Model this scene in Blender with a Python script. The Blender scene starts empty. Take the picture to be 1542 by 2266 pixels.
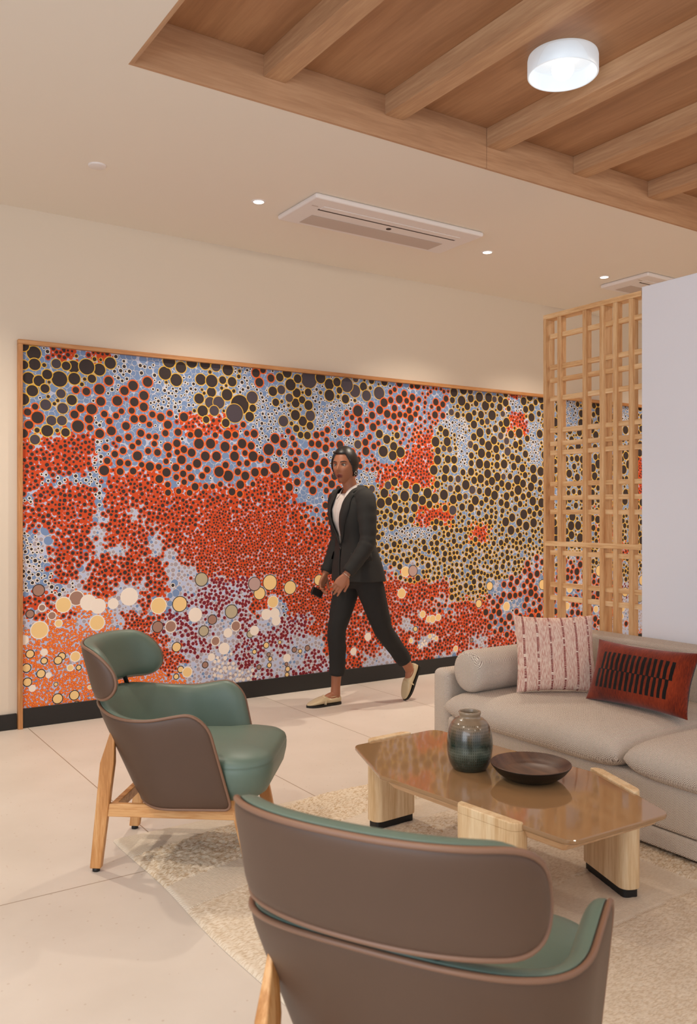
import bpy, bmesh, math, random
import numpy as np
from mathutils import Vector, Matrix, noise
SC = bpy.context.scene
COL = SC.collection
PI = math.pi
R = math.radians

# ------------------------------------------------------------------ camera
cam_d = bpy.data.cameras.new('camera'); cam = bpy.data.objects.new('camera', cam_d); COL.objects.link(cam)
cam.location = (0, 0, 1.28); cam.rotation_euler = (R(90), 0, -R(33.55))
cam_d.sensor_fit = 'HORIZONTAL'; cam_d.sensor_width = 36; cam_d.lens = 1905 / 1542 * 36
cam_d.shift_y = -2 / 1542; cam_d.clip_start = 0.05
cam_d.dof.use_dof = True; cam_d.dof.focus_distance = 4.6; cam_d.dof.aperture_fstop = 9.0
SC.camera = cam

# ------------------------------------------------------------------ world, exposure, lights
SC.view_settings.view_transform = 'Standard'; SC.view_settings.look = 'None'
SC.view_settings.gamma = 1; SC.view_settings.use_curve_mapping = False
SC.view_settings.exposure = 0.22
w = bpy.data.worlds.new('world'); SC.world = w; w.use_nodes = True
w.node_tree.nodes['Background'].inputs[0].default_value = (0.80, 0.88, 1.0, 1)
w.node_tree.nodes['Background'].inputs[1].default_value = 0.6
SC.cycles.use_denoising = True
SC.cycles.max_bounces = 8; SC.cycles.diffuse_bounces = 5; SC.cycles.glossy_bounces = 3
SC.cycles.transmission_bounces = 6; SC.cycles.sample_clamp_indirect = 4.0
SC.cycles.use_adaptive_sampling = True; SC.cycles.adaptive_threshold = 0.015

CEIL = 3.069

def light(name, kind, loc, energy, color, rot=(0, 0, 0), **kw):
    d = bpy.data.lights.new(name, kind); d.energy = energy; d.color = color
    for k, v in kw.items(): setattr(d, k, v)
    o = bpy.data.objects.new(name, d); COL.objects.link(o); o.location = loc; o.rotation_euler = rot
    return o

WARM = (1.0, 0.88, 0.73); COOL = (0.80, 0.89, 1.0)
# daylight through the glazed rear wall and the glazed left wall
light('rear_window_daylight', 'AREA', (1.0, -3.9, 1.55), 18, COOL, (R(108), 0, 0), shape='RECTANGLE', size=5.6, size_y=2.5)
light('left_window_daylight', 'AREA', (-2.5, -0.8, 1.55), 125, COOL, (R(102), 0, -R(90)), shape='RECTANGLE', size=4.6, size_y=2.5)
# three recessed downlights in view; the rest are unseen spots added for general light
for i, (x, y, e) in enumerate([(2.317, 4.434, 30), (4.086, 4.427, 34), (5.265, 4.403, 40), (0.55, 4.434, 28), (6.9, 4.4, 34),
                            (8.0, 3.9, 20), (-0.2, 2.3, 26), (-0.2, 0.3, 26), (5.6, 1.2, 30)]):
    light('downlight_and_fill_spot', 'SPOT', (x, y, CEIL - 0.03), e * 3.0, WARM, (0, 0, 0), spot_size=R(118), spot_blend=0.9, shadow_soft_size=0.035)

# unseen point lights in the coffer, added for overall fill, without lamp bodies
for x, y in ((2.865, 0.2), (4.83, 1.2), (4.83, -0.6), (1.5, -1.6), (4.0, -1.6)):
    light('coffer_fill_light', 'POINT', (x, y, 3.02), 20, (1.0, 0.92, 0.80), shadow_soft_size=0.12)

# ------------------------------------------------------------------ materials
def lin(h):
    h = h.lstrip('#'); c = [int(h[i:i+2], 16) / 255 for i in (0, 2, 4)]
    return tuple((x / 12.92 if x <= 0.04045 else ((x + 0.055) / 1.055) ** 2.4) for x in c) + (1,)

def nmat(name):
    m = bpy.data.materials.new(name); m.use_nodes = True
    nt = m.node_tree; b = nt.nodes['Principled BSDF']
    return m, nt, b

def N(nt, t, **kw):
    n = nt.nodes.new(t)
    for k, v in kw.items():
        if k in n.inputs.keys() if isinstance(k, str) else False: n.inputs[k].default_value = v
        else: setattr(n, k, v)
    return n

def L(nt, a, b): nt.links.new(a, b)

def coords(nt, scale=(1, 1, 1), space='Object', rot=(0, 0, 0)):
    t = nt.nodes.new('ShaderNodeTexCoord'); mp = nt.nodes.new('ShaderNodeMapping')
    mp.inputs['Scale'].default_value = scale; mp.inputs['Rotation'].default_value = rot
    L(nt, t.outputs[space], mp.inputs[0]); return mp.outputs[0]

def ramp(nt, fac, stops):
    r = nt.nodes.new('ShaderNodeValToRGB'); e = r.color_ramp.elements
    while len(e) < len(stops): e.new(0.5)
    for i, (p, c) in enumerate(stops): e[i].position = p; e[i].color = c
    L(nt, fac, r.inputs[0]); return r.outputs[0]

def bump(nt, b, h, strength=0.3, dist=0.01):
    n = nt.nodes.new('ShaderNodeBump'); n.inputs['Strength'].default_value = strength; n.inputs['Distance'].default_value = dist
    L(nt, h, n.inputs['Height']); L(nt, n.outputs[0], b.inputs['Normal']); return n

def noise_tex(nt, vec, scale=5, detail=3, rough=0.5):
    n = nt.nodes.new('ShaderNodeTexNoise'); n.inputs['Scale'].default_value = scale
    n.inputs['Detail'].default_value = detail; n.inputs['Roughness'].default_value = rough
    L(nt, vec, n.inputs['Vector']); return n.outputs['Fac']

def math_n(nt, op, a, b=None):
    n = nt.nodes.new('ShaderNodeMath'); n.operation = op
    for i, v in enumerate((a, b)):
        if v is None: continue
        if isinstance(v, (int, float)): n.inputs[i].default_value = v
        else: L(nt, v, n.inputs[i])
    return n.outputs[0]

def plain(name, h, rough=0.5, metal=0, spec=None, bscale=None, bstr=0.1, emit=None, es=0, var=0.0, vscale=3, sheen=0):
    m, nt, b = nmat(name)
    b.inputs['Base Color'].default_value = lin(h); b.inputs['Roughness'].default_value = rough
    b.inputs['Metallic'].default_value = metal
    if spec is not None: b.inputs['Specular IOR Level'].default_value = spec
    if sheen: b.inputs['Sheen Weight'].default_value = sheen
    if var:
        c = lin(h); v = coords(nt)
        f = noise_tex(nt, v, vscale, 4)
        L(nt, ramp(nt, f, [(0.3, tuple(x * (1 - var) for x in c[:3]) + (1,)), (0.7, tuple(min(1, x * (1 + var)) for x in c[:3]) + (1,))]), b.inputs['Base Color'])
    if bscale:
        v = coords(nt); bump(nt, b, noise_tex(nt, v, bscale, 3), bstr, 0.002)
    if emit:
        b.inputs['Emission Color'].default_value = lin(emit); b.inputs['Emission Strength'].default_value = es
    return m

def wood(name, dark, mid, light_, axis='z', scale=1.0, rough=0.45, contrast=1.0):
    m, nt, b = nmat(name)
    s = {'x': (0.07, 1, 1), 'y': (1, 0.07, 1), 'z': (1, 1, 0.07)}[axis]
    v = coords(nt, tuple(k * 22 * scale for k in s))
    f1 = noise_tex(nt, v, 1.0, 4, 0.6)
    v2 = coords(nt, tuple(k * 150 * scale for k in s))
    f2 = noise_tex(nt, v2, 1.0, 3, 0.6)
    f = math_n(nt, 'ADD', math_n(nt, 'MULTIPLY', f1, 0.65), math_n(nt, 'MULTIPLY', f2, 0.35))
    h = 0.12 / contrast
    L(nt, ramp(nt, f, [(0.5 - h, lin(dark)), (0.5, lin(mid)), (0.5 + h, lin(light_))]), b.inputs['Base Color'])
    b.inputs['Roughness'].default_value = rough
    bump(nt, b, f2, 0.08, 0.001)
    return m

M = {}
M['wall'] = plain('warm_cream_wall_paint', '#decfbc', 0.85, bscale=260, bstr=0.03)
M['ceiling'] = plain('ceiling_paint', '#e9dfd1', 0.9)
M['partition'] = plain('white_partition_paint', '#e6e5ea', 0.7)
M['black'] = plain('black_baseboard', '#1d1b1a', 0.45)
M['oak_x'] = wood('oak_frame_x', '#a96f3f', '#bf8450', '#cf9a66', 'x')
M['oak_z'] = wood('oak_frame_z', '#a96f3f', '#bf8450', '#cf9a66', 'z')
M['coffer_x'] = wood('coffer_wood_x', '#a97e5c', '#b78c68', '#c29874', 'x', 0.6, 0.5)
M['coffer_y'] = wood('coffer_wood_y', '#ad8462', '#bc936e', '#c9a27c', 'y', 0.6, 0.5)
M['coffer_p_shaded'] = wood('coffer_panel_shaded_wood', '#9d7250', '#a97d59', '#b48863', 'y', 0.45, 0.5)  # same wood toned darker: the weaker light on the panel is in the colour
M['lat_z'] = wood('lattice_ash_z', '#c08a58', '#d5a673', '#e3bd8d', 'z', 1.2)
M['lat_y'] = wood('lattice_ash_y', '#cf9c68', '#e3b985', '#efcc9f', 'y', 1.2)
M['leg_wood'] = wood('chair_ash', '#b27840', '#c78c52', '#d9a56c', 'z', 1.3, 0.4, 1.3)
M['rail_wood'] = wood('chair_ash_rail', '#b27840', '#c78c52', '#d9a56c', 'x', 1.3, 0.4, 1.3)
M['table_wood'] = wood('table_pale_ash', '#cba678', '#dcbd92', '#e8cfa8', 'z', 1.0, 0.4)
M['table_rail'] = wood('table_rail_ash', '#b98c62', '#caa177', '#d9b58c', 'y', 1.0, 0.4)
M['green'] = plain('sage_green_leather', '#5f7165', 0.45, bscale=500, bstr=0.08, var=0.05, vscale=6)
M['taupe'] = plain('taupe_leather', '#543d2e', 0.5, bscale=600, bstr=0.08, var=0.05, vscale=6)
M['piping'] = plain('taupe_piping', '#7c5a45', 0.45)
M['dark_metal'] = plain('black_metal', '#141414', 0.4, 0.6)
M['white_plastic'] = plain('white_plastic', '#e6deda', 0.5)
M['grille'] = plain('vent_grille', '#c3b3a8', 0.7)
M['slot'] = plain('vent_slot', '#3a2a22', 0.8)
M['foot'] = plain('black_rubber', '#101010', 0.5)
M['lens'] = plain('downlight_glow', '#ffffff', 0.4, emit='#fff2e0', es=9)
M['bulb'] = plain('bulb_glow', '#ffffff', 0.3, emit='#fff8ee', es=2.2)

# floor: large format terrazzo slabs
def floor_mat():
    m, nt, b = nmat('pale_terrazzo_tiles')
    t = nt.nodes.new('ShaderNodeTexCoord'); sp = nt.nodes.new('ShaderNodeSeparateXYZ'); L(nt, t.outputs['Object'], sp.inputs[0])
    def joint(out, off, period):
        a = math_n(nt, 'ADD', out, -off + period * 20)
        a = math_n(nt, 'MODULO', a, period)
        a = math_n(nt, 'MINIMUM', a, math_n(nt, 'SUBTRACT', period, a))
        return math_n(nt, 'LESS_THAN', a, 0.0022)
    j = math_n(nt, 'MAXIMUM', joint(sp.outputs[0], 1.232, 0.78), joint(sp.outputs[1], 2.952, 2.34))
    v = coords(nt)
    base = ramp(nt, noise_tex(nt, v, 2.2, 5), [(0.3, lin('#cdc1b5')), (0.7, lin('#d8cdc2'))])
    vo = nt.nodes.new('ShaderNodeTexVoronoi'); vo.inputs['Scale'].default_value = 42; L(nt, v, vo.inputs['Vector'])
    sc = nt.nodes.new('ShaderNodeSeparateColor'); L(nt, vo.outputs['Color'], sc.inputs[0])
    speck = math_n(nt, 'MULTIPLY', math_n(nt, 'LESS_THAN', vo.outputs['Distance'], 0.16), math_n(nt, 'GREATER_THAN', sc.outputs[0], 0.80))
    mx = nt.nodes.new('ShaderNodeMix'); mx.data_type = 'RGBA'; mx.inputs[7].default_value = lin('#b9a494')
    L(nt, math_n(nt, 'MULTIPLY', speck, 0.55), mx.inputs[0]); L(nt, base, mx.inputs[6])
    m2 = nt.nodes.new('ShaderNodeMix'); m2.data_type = 'RGBA'; m2.inputs[7].default_value = lin('#94806b')
    L(nt, j, m2.inputs[0]); L(nt, mx.outputs[2], m2.inputs[6]); L(nt, m2.outputs[2], b.inputs['Base Color'])
    b.inputs['Roughness'].default_value = 0.42; b.inputs['Specular IOR Level'].default_value = 0.35
    return m
M['floor'] = floor_mat()

def weave(name, c1, c2):
    """herringbone: diagonal ribs that flip direction every centimetre"""
    m, nt, b = nmat(name)
    t_ = nt.nodes.new('ShaderNodeTexCoord'); sp = nt.nodes.new('ShaderNodeSeparateXYZ'); L(nt, t_.outputs['Object'], sp.inputs[0])
    v = coords(nt)
    P_ = 0.020
    q = math_n(nt, 'MODULO', math_n(nt, 'ADD', sp.outputs[1], 20 * P_ * 20), P_)
    tri = math_n(nt, 'ABSOLUTE', math_n(nt, 'SUBTRACT', q, P_ / 2))
    ph = math_n(nt, 'MULTIPLY', math_n(nt, 'ADD', math_n(nt, 'ADD', sp.outputs[0], sp.outputs[2]), tri), 1050)
    w = math_n(nt, 'MULTIPLY', math_n(nt, 'ADD', math_n(nt, 'SINE', ph), 1), 0.5)
    nz = noise_tex(nt, v, 330, 2)
    f = math_n(nt, 'ADD', math_n(nt, 'MULTIPLY', w, 0.62), math_n(nt, 'MULTIPLY', nz, 0.42))
    L(nt, ramp(nt, f, [(0.30, lin(c1)), (0.62, lin(c2))]), b.inputs['Base Color'])
    b.inputs['Roughness'].default_value = 0.95; b.inputs['Specular IOR Level'].default_value = 0.1
    bump(nt, b, f, 0.6, 0.002)
    return m
M['sofa'] = weave('sofa_herringbone_weave', '#857369', '#e6dacc')
M['sofa_back'] = M['sofa']

# ------------------------------------------------------------------ object helpers
def mesh_obj(name, verts, faces, mat=None, parent=None, smooth=True, mats=None, fmat=None):
    me = bpy.data.meshes.new(name); me.from_pydata([tuple(v) for v in verts], [], faces); me.update()
    if mats:
        for mm in mats: me.materials.append(mm)
        if fmat is not None: me.polygons.foreach_set('material_index', fmat)
    elif mat: me.materials.append(mat)
    if smooth: me.polygons.foreach_set('use_smooth', [True] * len(me.polygons))
    o = bpy.data.objects.new(name, me); COL.objects.link(o)
    if parent: o.parent = parent
    return o

def bm_obj(name, bm, mat, parent=None, smooth=False, normals=True):
    if normals: bmesh.ops.recalc_face_normals(bm, faces=bm.faces)
    me = bpy.data.meshes.new(name); bm.to_mesh(me); bm.free(); me.materials.append(mat)
    if smooth: me.polygons.foreach_set('use_smooth', [True] * len(me.polygons))
    o = bpy.data.objects.new(name, me); COL.objects.link(o)
    if parent: o.parent = parent
    return o

def add_box(bm, lo, hi, mtx=None):
    vs = [bm.verts.new((x, y, z)) for x in (lo[0], hi[0]) for y in (lo[1], hi[1]) for z in (lo[2], hi[2])]
    for f in ((0, 1, 3, 2), (4, 6, 7, 5), (0, 4, 5, 1), (2, 3, 7, 6), (0, 2, 6, 4), (1, 5, 7, 3)):
        bm.faces.new([vs[i] for i in f])
    if mtx is not None: bmesh.ops.transform(bm, matrix=mtx, verts=vs)
    return vs

def box(name, lo, hi, mat, parent=None, bev=0.0, seg=2):
    bm = bmesh.new(); add_box(bm, lo, hi)
    o = bm_obj(name, bm, mat, parent)
    if bev: bevel(o, bev, seg)
    return o

def bevel(o, wd, seg=2):
    m = o.modifiers.new('bevel', 'BEVEL'); m.width = wd; m.segments = seg; m.limit_method = 'ANGLE'; m.angle_limit = R(35)
    o.data.polygons.foreach_set('use_smooth', [True] * len(o.data.polygons))
    w_ = o.modifiers.new('wn', 'WEIGHTED_NORMAL'); w_.keep_sharp = True
    return o

def thing(name, label, cat, loc=(0, 0, 0), rz=0, group=None):
    o = bpy.data.objects.new(name, None); COL.objects.link(o); o.empty_display_size = 0.1
    o.location = loc; o.rotation_euler = (0, 0, rz); tag(o, label, cat, group); return o

def tag(o, label, cat, group=None):
    o['label'] = label; o['category'] = cat
    if group: o['group'] = group
    return o

def struct(o):
    o['kind'] = 'structure'; return o

def tube(name, pts, rad, mat, parent=None, closed=False, segs=8, up=None):
    v, f = tube_geo(pts, rad, closed, segs)
    return mesh_obj(name, v, f, mat, parent)

def tube_geo(pts, rad, closed=False, segs=8):
    P_ = [Vector(p) for p in pts]; n = len(P_)
    if isinstance(rad, (int, float)) or isinstance(rad, tuple): rad = [rad] * n
    T = []
    for i in range(n):
        a = P_[(i - 1) % n] if (closed or i > 0) else P_[i]; b = P_[(i + 1) % n] if (closed or i < n - 1) else P_[i]
        T.append((b - a).normalized())
    nrm = T[0].orthogonal().normalized(); V = []; F = []
    for i in range(n):
        nrm = (nrm - T[i] * nrm.dot(T[i])).normalized(); bi = T[i].cross(nrm)
        r = rad[i]; rx, ry = (r if isinstance(r, (tuple, list)) else (r, r))
        for k in range(segs):
            a = 2 * PI * k / segs
            V.append(P_[i] + nrm * math.cos(a) * rx + bi * math.sin(a) * ry)
    m = n if closed else n - 1
    for i in range(m):
        j = (i + 1) % n
        for k in range(segs):
            l = (k + 1) % segs
            F.append((i * segs + k, i * segs + l, j * segs + l, j * segs + k))
    if not closed:
        F.append(tuple(range(segs - 1, -1, -1))); F.append(tuple((n - 1) * segs + k for k in range(segs)))
    return V, F

def loft(sections, segs=24, cap=True):
    """sections: (centre, rx, ry, xdir, ydir, exponent) -> closed surface through superellipses"""
    V = []; F = []
    for (c, rx, ry, xd, yd, ex) in sections:
        c = Vector(c); xd = Vector(xd); yd = Vector(yd)
        for k in range(segs):
            a = 2 * PI * k / segs; ca, sa = math.cos(a), math.sin(a)
            px = math.copysign(abs(ca) ** (2 / ex), ca) * rx; py = math.copysign(abs(sa) ** (2 / ex), sa) * ry
            V.append(c + xd * px + yd * py)
    n = len(sections)
    for i in range(n - 1):
        for k in range(segs):
            l = (k + 1) % segs; F.append((i * segs + k, i * segs + l, (i + 1) * segs + l, (i + 1) * segs + k))
    if cap:
        F.append(tuple(range(segs - 1, -1, -1))); F.append(tuple((n - 1) * segs + k for k in range(segs)))
    return V, F

def lathe(name, prof, mat, parent=None, segs=64, loc=(0, 0, 0)):
    V = []; F = []; n = len(prof)
    for r, z in prof:
        for k in range(segs):
            a = 2 * PI * k / segs; V.append((loc[0] + r * math.cos(a), loc[1] + r * math.sin(a), loc[2] + z))
    for i in range(n - 1):
        for k in range(segs):
            l = (k + 1) % segs; F.append((i * segs + k, i * segs + l, (i + 1) * segs + l, (i + 1) * segs + k))
    return mesh_obj(name, V, F, mat, parent)

def smooth_prof(pts, n=8):
    """Catmull-Rom through (r,z) points"""
    out = []
    P_ = [pts[0]] + list(pts) + [pts[-1]]
    for i in range(1, len(P_) - 2):
        p0, p1, p2, p3 = P_[i - 1], P_[i], P_[i + 1], P_[i + 2]
        for t in range(n):
            t /= n
            out.append(tuple(0.5 * ((2 * b) + (-a + c) * t + (2 * a - 5 * b + 4 * c - d) * t * t + (-a + 3 * b - 3 * c + d) * t ** 3) for a, b, c, d in zip(p0, p1, p2, p3)))
    out.append(tuple(pts[-1])); return out

# ------------------------------------------------------------------ the room
WY = 5.30   # mural wall
X0, X1, Y0 = -2.6, 9.2, -4.0
struct(box('floor', (X0, Y0, -0.1), (X1, WY, 0), M['floor']))
struct(box('wall_back', (X0 - 0.1, WY, 0), (X1, WY + 0.15, CEIL), M['wall']))
struct(box('wall_right', (X1, Y0, 0), (X1 + 0.15, WY + 0.15, CEIL + 0.1), M['wall']))
# coffer opening in the ceiling
CX0, CX1, CY0, CY1, PZ = 1.170, 6.50, -2.6, 3.36, 3.276
bm = bmesh.new()
add_box(bm, (X0, Y0, CEIL), (CX0, WY, CEIL + 0.5)); add_box(bm, (CX1, Y0, CEIL), (X1, WY, CEIL + 0.5))
add_box(bm, (CX0, CY1, CEIL), (CX1, WY, CEIL + 0.5)); add_box(bm, (CX0, Y0, CEIL), (CX1, CY0, CEIL + 0.5))
struct(bm_obj('ceiling', bm, M['ceiling']))
struct(box('ceiling_wood_panel', (CX0, CY0, PZ), (CX1, CY1, PZ + 0.03), M['coffer_p_shaded']))
TH = 0.018
# far fascia in two lengths with a butt joint, near fascia, side fascias
struct(box('trim_1', (CX0, CY1 - TH, CEIL - 0.001), (3.0795, CY1, PZ), M['coffer_x'], bev=0.001, seg=1))
struct(box('trim_2', (3.0815, CY1 - TH, CEIL - 0.001), (CX1, CY1, PZ), M['coffer_x'], bev=0.001, seg=1))
struct(box('trim_3', (CX0, CY0, CEIL - 0.001), (CX1, CY0 + TH, PZ), M['coffer_x']))
struct(box('trim_4', (CX0, CY0 + TH, CEIL - 0.001), (CX0 + TH, CY1 - TH, PZ), M['coffer_y']))
struct(box('trim_5', (CX1 - TH, CY0 + TH, CEIL - 0.001), (CX1, CY1 - TH, PZ), M['coffer_y']))
bl = ['nearest the coffer corner, left of the others', 'just left of the round glass ceiling lamp', 'just right of the round glass ceiling lamp',
      'second to the right of the round ceiling lamp', 'furthest right in the photo, shortest in view', 'beyond the right edge of the view']
for i in range(6):
    x = 1.771 + 0.6545 * i
    o = box('ceiling_beam', (-0.055, CY0 + TH, 3.179), (0.055, CY1 - TH, PZ), M['coffer_y'], bev=0.0015, seg=1)
    o.location.x = x + 0.055
    tag(o, 'pale wooden beam across the coffered ceiling, ' + bl[i], 'beam', 'wooden beams of the ceiling coffer')
# baseboards
struct(box('baseboard_back', (1.197, WY - 0.016, 0), (8.6, WY, 0.115), M['black'], bev=0.002, seg=1))
struct(box('baseboard_left_of_mural', (X0, WY - 0.016, 0), (1.170, WY, 0.092), M['black'], bev=0.002, seg=1))
# low white partition, its end towards the wall at y = 2.897
struct(box('wall_partition', (3.75, Y0, 0), (3.87, 2.893, 2.447), M['partition'], bev=0.002, seg=1))
# glazed walls behind the camera
def glazed(name, a, b, axis):
    bm = bmesh.new()
    L_ = b - a; n = int(L_ / 1.3)
    for i in range(n + 1):
        p = a + L_ * i / n
        add_box(bm, (p - 0.04, -0.05, 0), (p + 0.04, 0.05, CEIL))
    for z in (0, 2.9): add_box(bm, (a, -0.05, z), (b, 0.05, z + (0.12 if z == 0 else CEIL - 2.9)))
    o = bm_obj(name, bm, M['black']); return struct(o)
o = glazed('window_1', X0, X1, 'x'); o.location = (0, Y0 - 0.06, 0)
o = glazed('window_2', -WY, -Y0, 'x'); o.rotation_euler = (0, 0, -R(90)); o.location = (X0 - 0.06, 0, 0)

# ------------------------------------------------------------------ the mural
def build_mural():
    rnd = random.Random(11)
    GRID = ["YWRBRBBBBYYBBBBBBBBBBBBBBBBBBBBBBBBB",
        "YYYYYWBBYBBYWOWYYWYBBOBBBBBBBBBBBBBB",
        "YYOOOWOBWWYYWBYYWYYYOOooYOYRYYWYYYWY",
        "OYYOOOOWWWYYYWWYWWWOOOoOYYYWYYWYYWYY",
        "OYYOWOOOORRROWWYWWOOOooWWYYRWYWYYWYY",
        "RRRRWOOOOOOOOWOOOOWOYoRYWYYYWYYYWYYR",
        "RRRRWOOOOOOOOOWOOWOooRRYWYYYWYYWYYRR",
        "RWWWWRRROOOOORROOOWWRRRYYYYYYYYYYYRY",
        "WRRRWRRRRRRrRRRBBOOYYYYYYYYYYWYYYYRO",
        "RRRRGRGRRRrrrrrRooooyyRRyyyYYyYYRyYy",
        "WGRRGRRGRrrrrrrRRRRyWWWyyRyyyYYyRyYR",
        "WGRRGGRGGrrrrrrrrRRyyyyyyyyyyyyyyRyy",
        "WWRGRRRRGGrrrrrrrroooyyyyyyyOyOyyyyO",
        "WWWGRGGRBGMMMrrrrrrrrrRRyyBOOOOOOMGO",
        "RRRAAGGRBMMMMRBrrrrrrRRoRROBOOOOOGGG",
        "GAAGAGrrMMGGMGMMrGRRRGRRRROORROOWGGA",
        "AAAAAArrGMMGMMMGGRRRGRLRRGRRRRGGGGAA",
        "AAAAAAAArGGLMGGGMMRGGRRGGRRRRGGGGGAA",
        "AAAAAAAAAGGLLMGMMMMGGRGGRRGGRRGGGGAA",
        "AAAAAAAAAALLGMMMMMGRGGRRGGGRRGGGGAAA",
        "AAAAAAAAAALLGMMMMMGRGGRRGGGRRGGGGAAA",]
    BIG = '1296 808 38 t;1520 749 47 T;1442 713 49 c;1591 718 50 w;1653 692 48 w;1747 702 34 w;1850 740 57 w;2044 671 55 c;2189 673 53 b;2342 827 48 k;2297 596 48 w;1247 670 27 t;1316 703 24 T;1374 652 27 T;1413 603 25 c;1301 571 54 c;1646 590 49 c;2038 535 39 t;2127 531 40 T;2420 555 35 t;2358 484 38 k;2167 394 34 b;2443 410 33 T;2506 354 40 w;1211 519 29 w;1328 436 22 w;1247 433 27 b;1328 385 22 b;1432 402 25 b;1410 380 27 b;1513 393 33 c;1227 352 28 b;1310 310 28 b;1354 296 18 w;1483 328 22 c;1533 324 19 b;1232 268 28 b;1260 228 21 w;1397 237 14 b;1407 149 33 b;1507 158 32 b;1601 196 14 c;1521 104 19 b;2413 305 26 w;2368 258 24 t;2195 246 24 b;2241 223 36 c;2164 202 21 b;2774 712 47 b;2735 779 50 q;2855 783 57 b;3016 740 51 b;3254 782 42 b;2826 563 39 w;2893 566 38 w;2904 515 35 w;2879 647 44 c;2560 600 49 k;2593 500 37 T;2534 458 32 w;2702 436 29 k;2734 458 34 w;2826 349 24 b;2933 361 16 b;2734 312 19 b;2991 244 30 w;3050 298 22 t;3158 300 23 t;3098 284 18 b;2845 283 17 t;2857 251 19 b;2850 208 20 b;2769 203 20 t;2986 202 16 t;2997 167 21 b;2991 128 19 b;4038 812 42 c;4111 816 46 q;4001 647 40 c;4912 659 39 b;4792 521 37 b;5529 642 47 b;5103 480 40 c;3847 508 34 b;4207 473 30 c;4268 430 28 c;4307 429 32 c;4364 438 30 c;4135 363 23 b;3941 328 24 b;4713 229 20 t;4545 174 25 c;4279 295 20 c;4091 275 21 c;4343 274 20 c;5229 244 27 c;3555 242 27 w;3685 338 30 w;5869 592 40 c;5835 438 36 c;6264 734 54 b;6540 631 51 b;6623 521 47 b;6873 620 52 b;6836 458 47 k;6215 386 33 c;6585 371 34 c;6572 296 30 c;6636 223 30 O;1269 2218 46 Y;1273 2152 40 Y;1502 2159 43 Y;1660 2156 43 Y;1582 2166 53 Y;1458 2160 32 Y;1239 2067 40 Y;1418 2077 52 Y;1299 2056 38 Y;1346 2098 35 Y;1333 2013 32 Y;1260 1994 39 Y;1337 1916 37 D;1437 1901 37 D;1371 1823 34 D;1432 1827 34 D;2164 2134 46 Y;2413 2074 38 Y;2404 2004 42 D;2466 2008 46 D;2433 1951 39 D;2565 2156 38 Y;2623 2004 72 Y;2583 1943 68 D;3171 2224 70 D;2945 2131 36 D;3061 2046 38 Y;3114 2073 32 Y;2962 1912 43 D;3567 2171 52 D;3496 2209 58 D;3788 2172 53 D;3594 1775 37 D;1875 2074 39 O;1290 1837 43 O;1529 1798 44 O;1719 2091 35 O;3594 2024 50 O;3834 2103 41 O;2895 1786 41 O;2845 1708 47 O;2895 1581 44 O;2324 1726 42 O;2407 1730 41 O;2513 1714 41 O;2724 1657 42 O;2536 1518 44 O;2469 1544 42 O;2583 1652 40 O;2369 1645 39 O;2450 1647 39 O;2640 1740 40 O'
    x0, x1, z0, z1 = 1.2, 8.55, 0.10, 2.262
    def cls(x, z):
        x += rnd.gauss(0, 0.022); z += rnd.gauss(0, 0.02)
        # the region sketch is fan shaped: its columns and rows widen along the wall
        d = x * 0.5527 + 4.417
        i = int((731 + 1905 * (x * 0.8334 - 2.929) / d) // 40); j = int((371 - 1905 * (z - 1.28) / d) // 40)
        return GRID[min(max(j, 0), 20)][min(max(i, 0), 35)]
    col = {k: lin(v) for k, v in dict(bg='#b9c0da', blue='#7790b8', black='#3b302e', grey='#4c434a', yel='#eab948', org='#ea6827', red='#cc4a20',
           wht='#f2e6d8', mar='#74202f', tau='#a27c6c', bei='#efca8c', crm='#f0e2d4', gry='#a79ca4', olv='#b8aa8e', pk='#ba9a92', ogf='#ef8436', ogo='#cc4424', pale='#c6c4d6').items()}
    # class: (rmin, rmax, ring width, ring colour, core colour, allowed overlap)
    spec = {
        'Y': (0.029, 0.048, 0.0056, 'yel', 'black', 0.84), 'y': (0.018, 0.031, 0.0052, 'yel', 'black', 0.80),
        'O': (0.024, 0.040, 0.0078, 'org', 'black', 0.86), 'o': (0.016, 0.024, 0.0062, 'org', 'black', 0.84),
        'R': (0.0135, 0.020, 0.0070, 'red', 'black', 0.68), 'r': (0.0110, 0.0150, 0.0060, 'red', 'black', 0.64),
        'W': (0.0095, 0.016, 0.0042, 'wht', 'black', 0.96), 'G': (0.009, 0.018, 0.0016, 'wht', 'gry', 0.9),
        'M': (0.0095, 0.0145, 0.0012, 'red', 'mar', 0.82), 'A': (0.0062, 0.0105, 0.0020, 'ogo', 'ogf', 0.76),
        'L': (0.009, 0.016, 0.0008, 'wht', 'crm', 0.92), 'D': (0.03, 0.05, 0.0045, 'yel', 'grey', 0.9),
        'b': (0, 0, 0.0055, 'black', 'bei', 1), 't': (0, 0, 0.0055, 'black', 'tau', 1), 'q': (0, 0, 0.0055, 'black', 'pk', 1),
        'k': (0, 0, 0.0055, 'black', 'olv', 1), 'T': (0, 0, 0.0055, 'wht', 'tau', 1), 'c': (0, 0, 0.0055, 'wht', 'bei', 1), 'w': (0, 0, 0.0035, 'wht', 'crm', 1)}
    C = 0.09
    cells = {}
    def near(x, z):
        i, j = int(x / C), int(z / C)
        for a in (i - 1, i, i + 1):
            for b in (j - 1, j, j + 1):
                yield from cells.get((a, b), ())
    def put(d, c): cells.setdefault((int(c[0] / C), int(c[1] / C)), []).append(c)
    circles = []
    def add(x, z, r, k, lay):
        c = (x, z, r, k, lay); circles.append(c); put(cells, c)
    big = []
    for e in BIG.split(';'):
        a, b, c, k = e.split(); a, b, c = int(a) / 1000, int(b) / 1000, int(c) / 1000
        if a - c * 0.5 < x0 or b + c * 0.5 > z1: pass
        big.append((a, b, c, k))
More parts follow.
